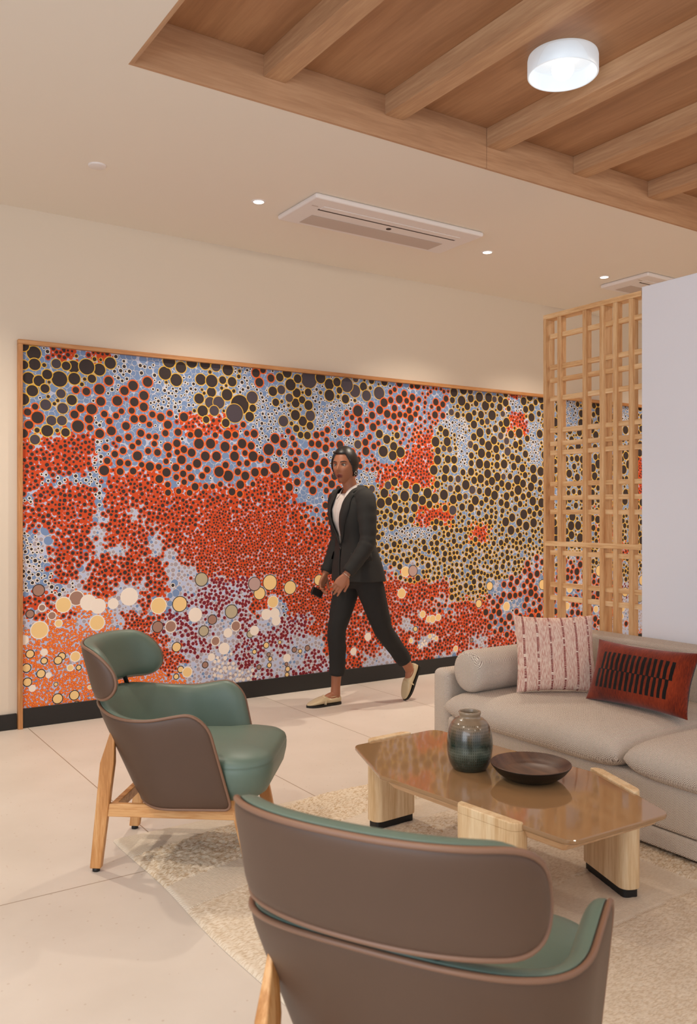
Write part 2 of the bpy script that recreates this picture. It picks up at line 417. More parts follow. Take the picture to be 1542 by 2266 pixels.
    # the strip hidden behind the partition gets a few more large spots
    for q in range(26): big.append((rnd.uniform(7.0, 8.4), rnd.uniform(0.25, 0.85), rnd.uniform(0.02, 0.04), rnd.choice('bcwtT')))
    for a, b, c, k in big: add(a, b, c, k, 3)
    # dart throwing, large kinds first
    for kinds, tries in (('YD', 60000), ('O', 50000), ('y', 60000), ('o', 30000), ('Yy', 90000), ('R', 110000), ('W', 90000), ('LM', 60000), ('r', 200000), ('A', 260000)):
        fill = kinds == 'Yy'
        for _ in range(tries):
            x = rnd.uniform(x0, x1 - 0.02); z = rnd.uniform(z0, z1)
            k = cls(x, z)
            if k not in kinds:
                if not ('R' in kinds and k in 'Oo' and rnd.random() < 0.02) and not ('W' in kinds and k in 'BYO' and rnd.random() < (0.035 if k == 'B' else 0.02)): continue
                k = kinds[0]
            if k == 'R' and rnd.random() < 0.02: k = 'R'
            a, b, *_s, ov = spec[k]
            if k == 'Y' and x < 5.2 and rnd.random() < 0.12: k = 'D'
            r = a + (b - a) * rnd.random() ** (0.8 if k in 'YO' else 1.3)
            if fill and k in 'Yy': r = rnd.uniform(0.013, 0.022)
            elif fill and k in 'Oo': r = rnd.uniform(0.012, 0.017)
            ok = True
            for c in near(x, z):
                if c[4] == 2 or c[4] == 3:
                    lim = (r + c[2]) * ((0.92 if fill else ov) if c[3] in kinds else 0.98)
                    if (x - c[0]) ** 2 + (z - c[1]) ** 2 < lim * lim: ok = False; break
            if ok: add(x, z, r, k, 2)
    # background bubbles, outlined in white
    bgc = []
    bc = {}
    def bg(n, ra, rb, ov, test, core):
        for _ in range(n):
            x = rnd.uniform(x0, x1); z = rnd.uniform(z0, z1)
            if not test(x, z): continue
            r = rnd.uniform(ra, rb); key = (int(x / 0.06), int(z / 0.06)); ok = True
            for a in (-1, 0, 1):
                for b in (-1, 0, 1):
                    for c in bc.get((key[0] + a, key[1] + b), ()):
                        lim = (r + c[2]) * ov
                        if (x - c[0]) ** 2 + (z - c[1]) ** 2 < lim * lim: ok = False; break
                    if not ok: break
                if not ok: break
            if ok: bc.setdefault(key, []).append((x, z, r)); bgc.append((x, z, r, core))
    bg(60000, 0.006, 0.010, 0.82, lambda x, z: cls(x, z) == 'A', 'ogf')
    isg = lambda x, z: cls(x, z) in 'GMLA' or (z < 1.0 and rnd.random() < 0.25)
    bg(90000, 0.008, 0.017, 0.93, isg, 'gry')
    bg(110000, 0.008, 0.016, 0.66, lambda x, z: cls(x, z) in 'rR', 'red')
    bg(20000, 0.007, 0.012, 0.80, lambda x, z: cls(x, z) == 'M', 'mar')
    bg(110000, 0.018, 0.034, 0.56, lambda x, z: cls(x, z) not in 'GMLAr', 'blue')
    bg(40000, 0.010, 0.016, 0.8, lambda x, z: True, 'blue')
    allc = []
    bgc.sort(key=lambda c: c[3] in ('red', 'ogf', 'mar'))
    for x, z, r, core in bgc: allc.append((x, z, r, 0.0014, {'red': 'red', 'ogf': 'ogo', 'mar': 'mar'}.get(core, 'wht'), core, 0))
    order = {'Y': 1, 'D': 1, 'O': 2, 'y': 1, 'o': 3, 'R': 4, 'r': 4, 'W': 3, 'L': 4, 'M': 4, 'A': 4, 'G': 4}
    cs = sorted(circles, key=lambda c: 99 if c[4] == 3 and c[3] not in 'YDO' else order.get(c[3], 5))
    for x, z, r, k, lay in cs:
        _, _, rw, rc, cc, _ = spec[k]
        if k in 'Oo' and z < 1.0 and x < 3: rc = 'red'
        allc.append((x, z, r, min(rw, r * (0.5 if k in 'RrWoA' else 0.28)), rc, cc, 1))
    # stacking levels so later spots sit a hair above the ones they overlap
    lv = {}; V = []; F = []; FC = []
    def clipx(x): return min(max(x, x0), x1)
    def clipz(z): return min(max(z, z0), z1)
    bmax = 0
    base_y = -0.0060
    H = 0.1; hc = {}
    V += [(x0, -0.006, z0), (x1, -0.006, z0), (x1, -0.006, z1), (x0, -0.006, z1)]; F.append((0, 1, 2, 3)); FC.append(col['bg'])
    for (x, z, r, rw, rc, cc, g) in allc:
        i0, i1, j0, j1 = int((x - r) / H), int((x + r) / H), int((z - r) / H), int((z + r) / H)
        lev = 0
        for i in range(i0, i1 + 1):
            for j in range(j0, j1 + 1):
                for (a, b, c, l) in hc.get((i, j), ()):
                    if l >= lev and (x - a) ** 2 + (z - b) ** 2 < (r + c) ** 2: lev = l + 1
        lev = max(lev, 0)
        for i in range(i0, i1 + 1):
            for j in range(j0, j1 + 1): hc.setdefault((i, j), []).append((x, z, r, lev))
        bmax = max(bmax, lev)
        n = 12 if r < 0.011 else (16 if r < 0.02 else (22 if r < 0.03 else 30))
        y = base_y - 0.00006 * (lev + 1)
        for rr, cname, dy in ((r, rc, 0), (r - rw, cc, -0.00003)):
            s = len(V)
            for q in range(n):
                a = 2 * PI * q / n; V.append((clipx(x + rr * math.cos(a)), y + dy, clipz(z + rr * math.sin(a))))
            F.append(tuple(range(s, s + n))); FC.append(col[cname])
    me = bpy.data.meshes.new('mural_print'); me.from_pydata(V, [], F); me.update()
    ca = me.color_attributes.new('paint', 'FLOAT_COLOR', 'CORNER')
    arr = np.empty((len(me.loops), 4), dtype=np.float32); cnt = np.array([len(f) for f in F]); arr[:] = np.repeat(np.array(FC, dtype=np.float32), cnt, axis=0)
    ca.data.foreach_set('color', arr.ravel())
    m, nt, b = nmat('printed_mural_paper')
    at = nt.nodes.new('ShaderNodeAttribute'); at.attribute_name = 'paint'; L(nt, at.outputs['Color'], b.inputs['Base Color'])
    b.inputs['Roughness'].default_value = 0.6; b.inputs['Specular IOR Level'].default_value = 0.25
    me.materials.append(m)
    return me, bmax
t = thing('mural', 'wall-sized mural of dark, red, orange and blue circles in a thin oak frame', 'mural', (1.2, WY, 0))
me, nlev = build_mural()
me.transform(Matrix.Translation((-1.2, 0, 0)))
for v in me.vertices: pass
o = bpy.data.objects.new('printed_panel', me); COL.objects.link(o); o.parent = t
for v_ in (0,): print('mural levels', nlev, 'faces', len(me.polygons))
box('frame_rail', (-0.026, -0.036, 2.262), (7.4, 0, 2.288), M['oak_x'], t, 0.0015, 1)
box('frame_stile', (-0.026, -0.036, 0.0), (0.0, 0, 2.262), M['oak_z'], t, 0.0015, 1)
box('frame_stile', (7.374, -0.036, 0.0), (7.4, 0, 2.262), M['oak_z'], t, 0.0015, 1)

# ------------------------------------------------------------------ ceiling fittings
dl = ['small round recessed downlight left of the ceiling air conditioner', 'small round recessed downlight right of the first ceiling air conditioner',
      'small round recessed downlight above the wooden lattice screen']
for (x, y), lab in zip(((2.317, 4.434), (4.086, 4.427), (5.265, 4.403)), dl):
    t = thing('downlight', lab, 'ceiling light', (x, y, CEIL), 0, 'recessed downlights')
    lathe('bezel', [(0.030, -0.0015), (0.031, -0.004), (0.040, -0.0035), (0.042, 0.0)], M['white_plastic'], t, 32)
    lathe('lens', [(0.0005, -0.0025), (0.030, -0.0025), (0.031, 0)], M['lens'], t, 32)
o = lathe('ceiling_disc', [(0.0005, -0.008), (0.040, -0.008), (0.0445, -0.006), (0.046, 0.0)], M['white_plastic'], None, 48)
o.location = (1.379, 4.431, CEIL); tag(o, 'flat round white disc cover on the plain ceiling, far left', 'ceiling disc')

def aircon(x, y, label):
    t = thing('air_conditioner', label, 'air conditioner', (x, y, CEIL), 0, 'ceiling cassette air conditioners')
    box('panel', (-0.63, -0.225, -0.030), (0.63, 0.225, 0), M['white_plastic'], t, 0.012, 3)
    box('louvre', (-0.515, -0.125, -0.0335), (0.515, -0.075, -0.0295), M['white_plastic'], t, 0.001, 1)
    box('air_slot', (-0.52, -0.073, -0.0318), (0.52, -0.058, -0.0298), M['slot'], t)
    box('intake_grille', (-0.50, 0.035, -0.0325), (0.50, 0.185, -0.0298), M['grille'], t, 0.001, 1)
    lathe('badge', [(0.0003, -0.0325), (0.016, -0.0325), (0.017, -0.0298)], M['slot'], t, 24, (0.03, -0.01, 0))
    box('indicator', (-0.585, -0.11, -0.0315), (-0.545, -0.10, -0.0298), M['grille'], t)
aircon(3.145, 4.345, 'slim white cassette air conditioner in the ceiling between two downlights')
aircon(6.045, 4.345, 'far white cassette air conditioner above the lattice screen, half hidden by the partition')

# drum lamp with globe bulb
t = thing('ceiling_lamp', 'round frosted glass drum lamp with a glowing globe bulb', 'ceiling lamp', (2.865, 2.623, PZ))
m, nt, b = nmat('frosted_lamp_glass')
b.inputs['Base Color'].default_value = (0.50, 0.56, 0.62, 1); b.inputs['Roughness'].default_value = 0.4; b.inputs['Transmission Weight'].default_value = 0.25
b.inputs['Emission Color'].default_value = (0.93, 0.97, 1, 1); b.inputs['Emission Strength'].default_value = 0.30
Rl = 0.152
lathe('glass_drum', [(0.02, -0.002), (Rl - 0.012, -0.002), (Rl - 0.003, -0.006), (Rl, -0.018), (Rl, -0.085), (Rl - 0.004, -0.089), (Rl - 0.008, -0.085), (Rl - 0.008, -0.02), (Rl - 0.014, -0.012), (0.02, -0.010)], m, t, 64)
pr = [(0.0005, -0.108)] + [(0.048 * math.sin(a), -0.060 - 0.048 * math.cos(a)) for a in [k * PI / 14 for k in range(1, 13)]] + [(0.020, -0.010)]
lathe('globe_bulb', pr, M['bulb'], t, 32)
light('ceiling_lamp_light', 'POINT', (2.865, 2.623, PZ - 0.28), 0.5, (1.0, 0.86, 0.7), shadow_soft_size=0.05)

# ------------------------------------------------------------------ lattice screen
t = thing('lattice_screen', 'tall open ash lattice screen standing in line with the white partition', 'screen', (3.75, 2.897, 0))
YL, YR = 3.585, 2.897
TOPZ = 2.43
def ymem(name, ya, yb, xa, xb, za, zb, mat): return box(name, (xa, ya - 2.897, za), (xb, yb - 2.897, zb), mat, t, 0.0012, 1)
ymem('end_post', 3.565, YL, 0.0, 0.075, 0.0, TOPZ - 0.028, M['lat_z'])
ymem('top_rail', YR, YL, 0.0, 0.075, TOPZ - 0.028, TOPZ, M['lat_y'])
ymem('bottom_rail', YR, 3.565, 0.0, 0.075, 0.0, 0.03, M['lat_y'])
ymem('centre_post', 3.142, 3.170, 0.0, 0.075, 0.03, TOPZ - 0.028, M['lat_z'])
for y in (3.4645, 3.278, 3.0675, 2.964): ymem('upright', y - 0.0135, y + 0.0135, 0.002, 0.048, 0.03, TOPZ - 0.028, M['lat_z'])
for z in (2.30, 2.118, 2.042, 1.935, 1.75, 1.672, 1.619, 1.437, 1.357, 1.275, 1.038, 0.852, 0.776, 0.60, 0.52, 0.34, 0.26):
    o_ = ymem('crossbar', YR, 3.545, 0.0155, 0.0425, z - 0.0135, z + 0.0135, M['lat_y'])
ymem('middle_rail', YR, 3.572, -0.003, 0.03, 1.091 - 0.014, 1.091 + 0.014, M['lat_y'])

# ------------------------------------------------------------------ rug
def build_rug():
    rx0, rx1, ry0, ry1 = 1.088, 4.05, -0.6, 3.288
    step = 0.0075
    nx, ny = int((rx1 - rx0) / step), int((ry1 - ry0) / step)
    xs = np.linspace(rx0, rx1, nx + 1); ys = np.linspace(ry0, ry1, ny + 1)
    Xg, Yg = np.meshgrid(xs, ys, indexing='ij')
    rs = np.random.RandomState(5)
    def loops(cell, seed, amp):
        """knobbly loop pile: rounded bumps on a jittered lattice"""
        r_ = np.random.RandomState(seed)
        gx = ((Xg - rx0) / cell); gy = ((Yg - ry0) / (cell * 0.75))
        W_ = int((rx1 - rx0) / cell) + 4; H_ = int((ry1 - ry0) / (cell * 0.75)) + 4
        jx = r_.rand(W_, H_) * 0.7; jy = r_.rand(W_, H_) * 0.7; jh = 0.55 + 0.45 * r_.rand(W_, H_)
        best = np.zeros_like(Xg)
        ix = np.floor(gx).astype(int); iy = np.floor(gy).astype(int)
        for a in (-1, 0, 1):
            for b in (-1, 0, 1):
                cx = np.clip(ix + a, 0, W_ - 1); cy = np.clip(iy + b, 0, H_ - 1)
                px = cx + 0.15 + jx[cx, cy]; py = cy + 0.15 + jy[cx, cy]
                d2 = (gx - px) ** 2 + (gy - py) ** 2
                best = np.maximum(best, jh[cx, cy] * np.sqrt(np.clip(1 - d2 / 0.42, 0, 1)))
        return best * amp
    knob = loops(0.017, 1, 0.011); fine = loops(0.011, 2, 0.005)
    flat = 0.0012 * rs.rand(*Xg.shape)
    # bands run from the long edge inwards, each with its own weave
    Yb = Yg + 0.05 * np.sin(Xg * 2.1) 
    bands = [(3.10, 9, 'F'), (2.80, 3.10, 'K'), (2.60, 2.80, 'F'), (2.07, 2.60, 'M'), (1.85, 2.07, 'm'), (1.55, 1.85, 'F'),
             (1.15, 1.55, 'm'), (0.95, 1.15, 'F'), (0.55, 0.95, 'M'), (-9, 0.55, 'F')]
    Z_ = np.zeros_like(Xg); T = np.zeros_like(Xg)
    edge = 0.012 * np.sin(Xg * 9) + 0.008 * np.sin(Xg * 23 + 1)
    for lo, hi, k in bands:
        sl = np.where(Xg < 2.1, 0.22 * (Xg - 1.09), 0.22 * 1.01 + 0.05 * (Xg - 2.1))
        yy = Yg - sl + 0.03
        mk = (yy >= lo) & (yy < hi)
        mid = (Xg < 1.85 + 0.2 * np.sin(yy * 3))
        if k == 'K': z = np.where(Xg > 1.13, knob, flat); tt = 0.55
        elif k == 'M': z = np.where(Xg > 1.13, np.maximum(fine * 1.3, knob * 0.45), flat); tt = 0.35
        elif k == 'm': z = fine; tt = 0.25
        else: z = flat; tt = 0.0
        Z_ = np.where(mk, z, Z_); T = np.where(mk, tt, T)
        Z_ = np.where(mk & (np.abs(yy - lo) < 0.006), Z_ - 0.004, Z_)
    # looped patch along the sofa and around the far end of the table
    p = ((Xg > 2.62) & (Yg < 2.6)) | ((Yg > 3.0) & (Yg < 3.17) & (Xg > 1.95) & (Xg < 2.5))
    Z_ = np.where(p, knob, Z_); T = np.where(p, 0.5, T)
    p = (Yg > 2.62) & (Yg < 2.76) & (Xg > 2.1); Z_ = np.where(p, knob * 1.15, Z_); T = np.where(p, 0.5, T)
    ed = np.minimum.reduce([Xg - rx0, rx1 - Xg, Yg - ry0, ry1 - Yg])
    Z_ = (0.009 + Z_) * np.clip(ed / 0.012, 0, 1) ** 0.5 + 0.001
    wav = np.clip(1 - (Xg - rx0) / 0.1, 0, 1) * 0.006 * np.sin(Yg * 7.3)
    V = np.stack([Xg + wav, Yg, Z_], -1).reshape(-1, 3)
    idx = np.arange((nx + 1) * (ny + 1)).reshape(nx + 1, ny + 1)
    Fq = np.stack([idx[:-1, :-1], idx[1:, :-1], idx[1:, 1:], idx[:-1, 1:]], -1).reshape(-1, 4)
    me = bpy.data.meshes.new('rug'); me.vertices.add(len(V)); me.vertices.foreach_set('co', V.ravel())
    me.loops.add(Fq.size); me.loops.foreach_set('vertex_index', Fq.ravel().astype(np.int32))
    me.polygons.add(len(Fq)); me.polygons.foreach_set('loop_start', np.arange(0, Fq.size, 4, dtype=np.int32)); me.polygons.foreach_set('loop_total', np.full(len(Fq), 4, dtype=np.int32))
    me.polygons.foreach_set('use_smooth', [True] * len(Fq)); me.update(calc_edges=True); me.validate()
    at = me.attributes.new('pile', 'FLOAT', 'POINT'); at.data.foreach_set('value', T.reshape(-1).astype(np.float32))
    m, nt, b = nmat('cream_wool_rug')
    a = nt.nodes.new('ShaderNodeAttribute'); a.attribute_name = 'pile'
    v = coords(nt, (1, 1, 0.2)); v2 = coords(nt, (70, 200, 20), rot=(0, 0, 0.5))
    f = math_n(nt, 'ADD', math_n(nt, 'MULTIPLY', noise_tex(nt, v2, 1.0, 2), 0.8), math_n(nt, 'MULTIPLY', noise_tex(nt, v, 6, 3), 0.2))
    t_ = nt.nodes.new('ShaderNodeTexCoord'); sp = nt.nodes.new('ShaderNodeSeparateXYZ'); L(nt, t_.outputs['Object'], sp.inputs[0])
    rib = math_n(nt, 'MULTIPLY', math_n(nt, 'ADD', math_n(nt, 'SINE', math_n(nt, 'MULTIPLY', math_n(nt, 'ADD', sp.outputs[0], math_n(nt, 'MULTIPLY', sp.outputs[1], 0.55)), 780)), 1), 0.5)
    f1 = math_n(nt, 'ADD', math_n(nt, 'MULTIPLY', rib, 0.16), math_n(nt, 'MULTIPLY', f, 0.84))
    c1 = ramp(nt, f1, [(0.20, lin('#c9b9a5')), (0.66, lin('#dccfbe'))])
    c2 = ramp(nt, f, [(0.40, lin('#bfa687')), (0.53, lin('#dfd0bb'))])
    mx = nt.nodes.new('ShaderNodeMix'); mx.data_type = 'RGBA'; L(nt, math_n(nt, 'MULTIPLY', a.outputs['Fac'], 1.8), mx.inputs[0])
    mx.clamp_factor = True
    L(nt, c1, mx.inputs[6]); L(nt, c2, mx.inputs[7]); L(nt, mx.outputs[2], b.inputs['Base Color'])
    b.inputs['Roughness'].default_value = 1.0; b.inputs['Specular IOR Level'].default_value = 0.05
    bump(nt, b, math_n(nt, 'ADD', f, math_n(nt, 'MULTIPLY', rib, math_n(nt, 'SUBTRACT', 0.45, a.outputs['Fac']))), 0.5, 0.003)
    me.materials.append(m)
    o = bpy.data.objects.new('rug', me); COL.objects.link(o)
    tag(o, 'large cream wool rug with knobbly and flat woven bands under the seating', 'rug')
build_rug()
RZ = 0.012

# ------------------------------------------------------------------ armchairs
def rrect(a0, a1, h0, h1, r, n=10, hs=None):
    """rounded rectangle outline, counter-clockwise; r = radius per corner (bl, br, tr, tl)"""
    if isinstance(r, (int, float)): r = (r,) * 4
    pts = []
    cs = [(a0 + r[0], h0 + r[0], PI, r[0]), (a1 - r[1], h0 + r[1], 1.5 * PI, r[1]), (a1 - r[2], h1 - r[2], 0, r[2]), (a0 + r[3], h1 - r[3], 0.5 * PI, r[3])]
    for cx, cy, a, rr in cs:
        for k in range(n + 1):
            t = a + 0.5 * PI * k / n; pts.append((cx + rr * math.cos(t), cy + rr * math.sin(t)))
    return pts

def resample(pts, step):
    out = []
    n = len(pts)
    for i in range(n):
        a, b = Vector(pts[i]), Vector(pts[(i + 1) % n]); d = (b - a).length
        if d < 1e-6: continue
        m = max(1, int(math.ceil(d / step)))
        for k in range(m): out.append(tuple(a.lerp(b, k / m)))
    return out

def pad_mesh(name, outline, centre, surf, prof, mat, parent, rings=10):
    """closed pad. outline (s,h) points; centre(s,h)->(s,h) on the mid line; surf(s,h)->(P, normal);
       prof(k)->(front offset, back offset) with k 0 centre .. 1 rim"""
    n = len(outline); V = []; F = []
    ctr = [centre(*p) for p in outline]
    def ring(k, off):
        s = len(V)
        for p, c in zip(outline, ctr):
            P_, nn = surf(c[0] + (p[0] - c[0]) * k, c[1] + (p[1] - c[1]) * k); V.append(P_ + nn * off)
        return s
    def bridge(a, b):
        for i in range(n):
            j = (i + 1) % n; F.append((a + i, a + j, b + j, b + i))
    ks = [1 - (1 - i / rings) ** 1.7 for i in range(rings + 1)]
    prev = None
    for k in ks:
        r = ring(k, prof(k)[0])
        if prev is not None: bridge(prev, r)
        prev = r
    for k in reversed(ks):
        r = ring(k, prof(k)[1]); bridge(prev, r); prev = r
    o = mesh_obj(name, V, F, mat, parent)
    bm = bmesh.new(); bm.from_mesh(o.data); bmesh.ops.remove_doubles(bm, verts=bm.verts, dist=1e-5)
    bmesh.ops.recalc_face_normals(bm, faces=bm.faces); bm.to_mesh(o.data); bm.free()
    o.data.polygons.foreach_set('use_smooth', [True] * len(o.data.polygons))
    return o

def mk_surf(xyz):
    def surf(s, h):
        e = 1e-3
        P_ = Vector(xyz(s, h)); ds = Vector(xyz(s + e, h)) - Vector(xyz(s - e, h)); dh = Vector(xyz(s, h + e)) - Vector(xyz(s, h - e))
        n = ds.cross(dh)
        n.normalize()
        return P_, -n
    return surf

def make_chair(label, loc, rz, foot_z):
    t = thing('armchair', label, 'armchair', loc, rz, 'sage green wingback armchairs')
    # --- shell (seat back and arms in one wrap); s in metres along the wrap, 0 at the back centre, + towards the right arm (-y)
    def shell(s, z):
        f = (z - 0.25) / 0.35
        W = 0.262 + 0.050 * min(f, 1.2); xc = 0.0 - 0.10 * f; D = 0.165 + 0.065 * f; xf = 0.20 - 0.085 * f
        u = s / 0.36
        if abs(u) <= 1:
            a = u * PI / 2; ca = math.cos(a); sa = math.sin(a)
            x = xc - D * abs(ca) ** 0.85 * (1 if ca >= 0 else -1); y = -W * math.copysign(abs(sa) ** 0.80, sa)
        else:
            q = (abs(u) - 1) * 0.36 / 0.24
            x = xc + q * (xf - xc); y = -math.copysign(W - 0.012 * q, s)
        return (x, y, z)
    surf = mk_surf(shell)
    S = 0.60
    def top(s):     # height of the upper edge along the wrap
        a = min(abs(s) / 0.34, 1); sm = a * a * (3 - 2 * a)
        c = max(0.0, min((abs(s) - 0.34) / 0.22, 1)); c = c * c * (3 - 2 * c)
        return 0.606 - 0.044 * sm + 0.024 * c
    base = resample(rrect(-S, S, 0.245, 0.60, (0.03, 0.03, 0.085, 0.085), 8), 0.018)
    out = []
    for s, h in base:
        f = max(0, (h - 0.245) / 0.355); out.append((s, 0.245 + f * (top(s) - 0.245)))
    # rounded lower rear corners: lift the bottom edge across the back
    def lift(s, h):
        a = min(abs(s) / 0.30, 1); k = (1 - a * a * (3 - 2 * a)) * 0.03
        g = max(0, 1 - (h - 0.245) / 0.12)
        return (s, h + k * g)
    out = [lift(*p) for p in out]
    cen = lambda s, h: (math.copysign(min(abs(s), S - 0.16), s), 0.42)
    def thick(T):
        def pf(k):
            e = (1 - max(0, k) ** 6) ** 0.5 if k < 1 else 0
            return (0.006 + T * e, 0.004)
        return pf
    green = pad_mesh('shell_lining', out, cen, surf, thick(0.036), M['green'], t, 12)
    def thin(k):
        e = (1 - k ** 8) ** 0.5 if k < 1 else 0
        return (0.003, 0.001 - 0.012 * e)
    outer = [(c[0] + (p[0] - c[0]) * 0.992, c[1] + (p[1] - c[1]) * 0.992) for p, c in ((p, cen(*p)) for p in out)]
    pad_mesh('shell_cover', outer, cen, surf, thin, M['taupe'], t, 12)
    pp = [surf(*p)[0] - surf(*p)[1] * 0.004 for p in outer]
    tube('shell_piping', pp, 0.0052, M['piping'], t, True, 8)
    # --- head band
    def head(s, z):
        f = (z - 0.64) / 0.19
        W = 0.265; D = 0.150 + 0.01 * f; xc = -0.198 - 0.045 * f
        a = s / 0.345 * PI / 2
        ca, sa = math.cos(a), math.sin(a)
        return (xc - D * math.copysign(abs(ca) ** 0.95, ca), -W * math.copysign(abs(sa) ** 0.9, sa), z - 0.02 * (s / 0.36) ** 2)
    hs = mk_surf(head)
    HS = 0.357
    ho = resample(rrect(-HS, HS, 0.622, 0.805, (0.088, 0.088, 0.0905, 0.0905), 12), 0.015)
    def ends(s, h):     # long elliptical ends
        a = abs(s); k = HS - 0.0905
        a = a * (HS - 0.150) / k if a < k else HS - 0.150 + (a - k) * 0.150 / 0.0905
        return (math.copysign(a, s), h)
    ho = [ends(*p) for p in ho]
    hc = lambda s, h: (math.copysign(min(abs(s), HS - 0.15), s), 0.714)
    def hth(k):
        e = (1 - k ** 4) ** 0.5 if k < 1 else 0
        return (0.008 + 0.044 * e, 0.004)
    pad_mesh('headrest_cushion', ho, hc, hs, hth, M['green'], t, 14)
    hout = [(c[0] + (p[0] - c[0]) * 0.975, c[1] + (p[1] - c[1]) * 0.975) for p, c in ((p, hc(*p)) for p in ho)]
    pad_mesh('headrest_cover', hout, hc, hs, thin, M['taupe'], t, 12)
    tube('headrest_piping', [hs(*p)[0] - hs(*p)[1] * 0.004 for p in hout], 0.0055, M['piping'], t, True, 8)
    for y in (-0.10, 0.10):
        s_ = -y / 0.30 * 0.345 * 0.64
        a = shell(s_, 0.58); b = head(s_, 0.67)
        tube('headrest_bracket', [(a[0] + 0.016, a[1], a[2]), ((a[0] + b[0]) / 2 + 0.018, a[1], 0.625), (b[0] + 0.02, b[1], b[2] + 0.01)], 0.009, M['dark_metal'], t, segs=10)
    # --- seat cushion: plan outline, thick pad with a seam
    plan = resample(rrect(-0.172, 0.320, -0.262, 0.262, (0.14, 0.12, 0.12, 0.14), 12), 0.02)
    def sl(k, hz, grow=1.0):
        r = []
        for x, y in plan:
            cx = 0.06; r.append((cx + (x - cx) * k * grow + 0.006, y * k * grow, hz))
        return r
    secs = []
    n = len(plan); V = []; F = []
    prof = [(0.0, 0.440), (0.3, 0.439), (0.6, 0.434), (0.8, 0.427), (0.93, 0.416), (0.985, 0.404), (1.0, 0.392), (1.003, 0.388), (0.998, 0.385), (1.006, 0.38), (1.0, 0.352), (0.965, 0.31), (0.90, 0.278), (0.82, 0.262), (0.5, 0.256), (0.0, 0.255)]
    for k, hz in prof:
        # the top slopes a little down towards the back
        for x, y, z in sl(max(k, 0.001), hz):
            V.append((x, y * (0.86 if x < 0.10 else 0.86 + 0.14 * min(1, (x - 0.10) / 0.08) ** 1), z + 0.02 * (x - 0.1)))
    for i in range(len(prof) - 1):
        for j in range(n):
            l = (j + 1) % n; F.append((i * n + j, i * n + l, (i + 1) * n + l, (i + 1) * n + j))
    so = mesh_obj('seat_cushion', V, F, M['green'], t)
    bm = bmesh.new(); bm.from_mesh(so.data); bmesh.ops.remove_doubles(bm, verts=bm.verts, dist=5e-4); bmesh.ops.recalc_face_normals(bm, faces=bm.faces); bm.to_mesh(so.data); bm.free()
    so.data.polygons.foreach_set('use_smooth', [True] * len(so.data.polygons))
    # --- legs: flat tapering slabs leaning in
    def leg(xb, xt, yb, yt, zt, fz):
        bm = bmesh.new()
        vs = []
        rear = xt < 0
        secs = [(xb, yb, fz + 0.012, 0.020, 0.0135), (xb + (xt - xb) * 0.78, yb + (yt - yb) * 0.78, fz + (zt - fz) * 0.78, 0.0255, 0.0135), (xt + (0.006 if rear else 0), yt, zt, 0.009 if rear else 0.026, 0.006 if rear else 0.0135)]
        for (x, y, z, w_, d) in secs:
            for sx, sy in ((-1, -1), (1, -1), (1, 1), (-1, 1)): vs.append(bm.verts.new((x + sx * w_, y + sy * d, z)))
        bm.faces.new([vs[i] for i in (0, 3, 2, 1)]); bm.faces.new([vs[i] for i in (8, 9, 10, 11)])
        for q in (0, 4):
            for i in range(4): bm.faces.new([vs[q + i], vs[q + (i + 1) % 4], vs[q + 4 + (i + 1) % 4], vs[q + 4 + i]])
        o = bm_obj('leg', bm, M['leg_wood'], t); bevel(o, 0.004, 3)
        c = lathe('foot_glide', [(0.0005, fz + 0.013), (0.013, fz + 0.013), (0.0135, fz + 0.001), (0.0005, fz)], M['foot'], o, 20, (xb, yb, 0))
        return o
    for sy in (-1, 1):
        leg(-0.30, -0.240, sy * 0.207, sy * 0.220, 0.500, foot_z[0])
        leg(0.262, 0.205, sy * 0.212, sy * 0.205, 0.285, foot_z[1])
        r = box('side_rail', (-0.262, sy * 0.209 - 0.011, 0.198), (0.235, sy * 0.209 + 0.011, 0.244), M['rail_wood'], t, 0.003, 2)
    for x in (-0.235, 0.18):
        box('cross_rail', (x - 0.012, -0.20, 0.205), (x + 0.012, 0.20, 0.243), M['rail_wood'], t, 0.003, 2)
    return t
make_chair('sage green leather armchair with taupe outer shell, seen from the side on the left', (1.309, 3.025, 0), R(-38.4), (0.0, RZ))
make_chair('nearest armchair, taupe back turned to the camera, cropped by the bottom edge', (1.043, 1.265, 0), R(28.2), (RZ, RZ))

# ------------------------------------------------------------------ coffee table
TZ = 0.355
hexa = [(1.896, 2.822), (2.327, 2.846), (2.416, 2.040), (2.276, 1.650), (1.850, 1.660), (1.757, 2.450)]
def round_poly(pts, r, n=8):
    out = []; m = len(pts)
    for i in range(m):
        p = Vector(pts[i]); a = (Vector(pts[i - 1]) - p).normalized(); b = (Vector(pts[(i + 1) % m]) - p).normalized()
        ang = math.acos(max(-1, min(1, a.dot(b)))); d = r / math.tan(ang / 2); bis = (a + b).normalized(); c = p + bis * (r / math.sin(ang / 2))
        p0 = p + a * d; p1 = p + b * d
        a0 = math.atan2(*(p0 - c).yx); a1 = math.atan2(*(p1 - c).yx); da = (a1 - a0 + PI) % (2 * PI) - PI
        for k in range(n + 1):
            t_ = a0 + da * k / n; out.append((c.x + r * math.cos(t_), c.y + r * math.sin(t_)))
    return out
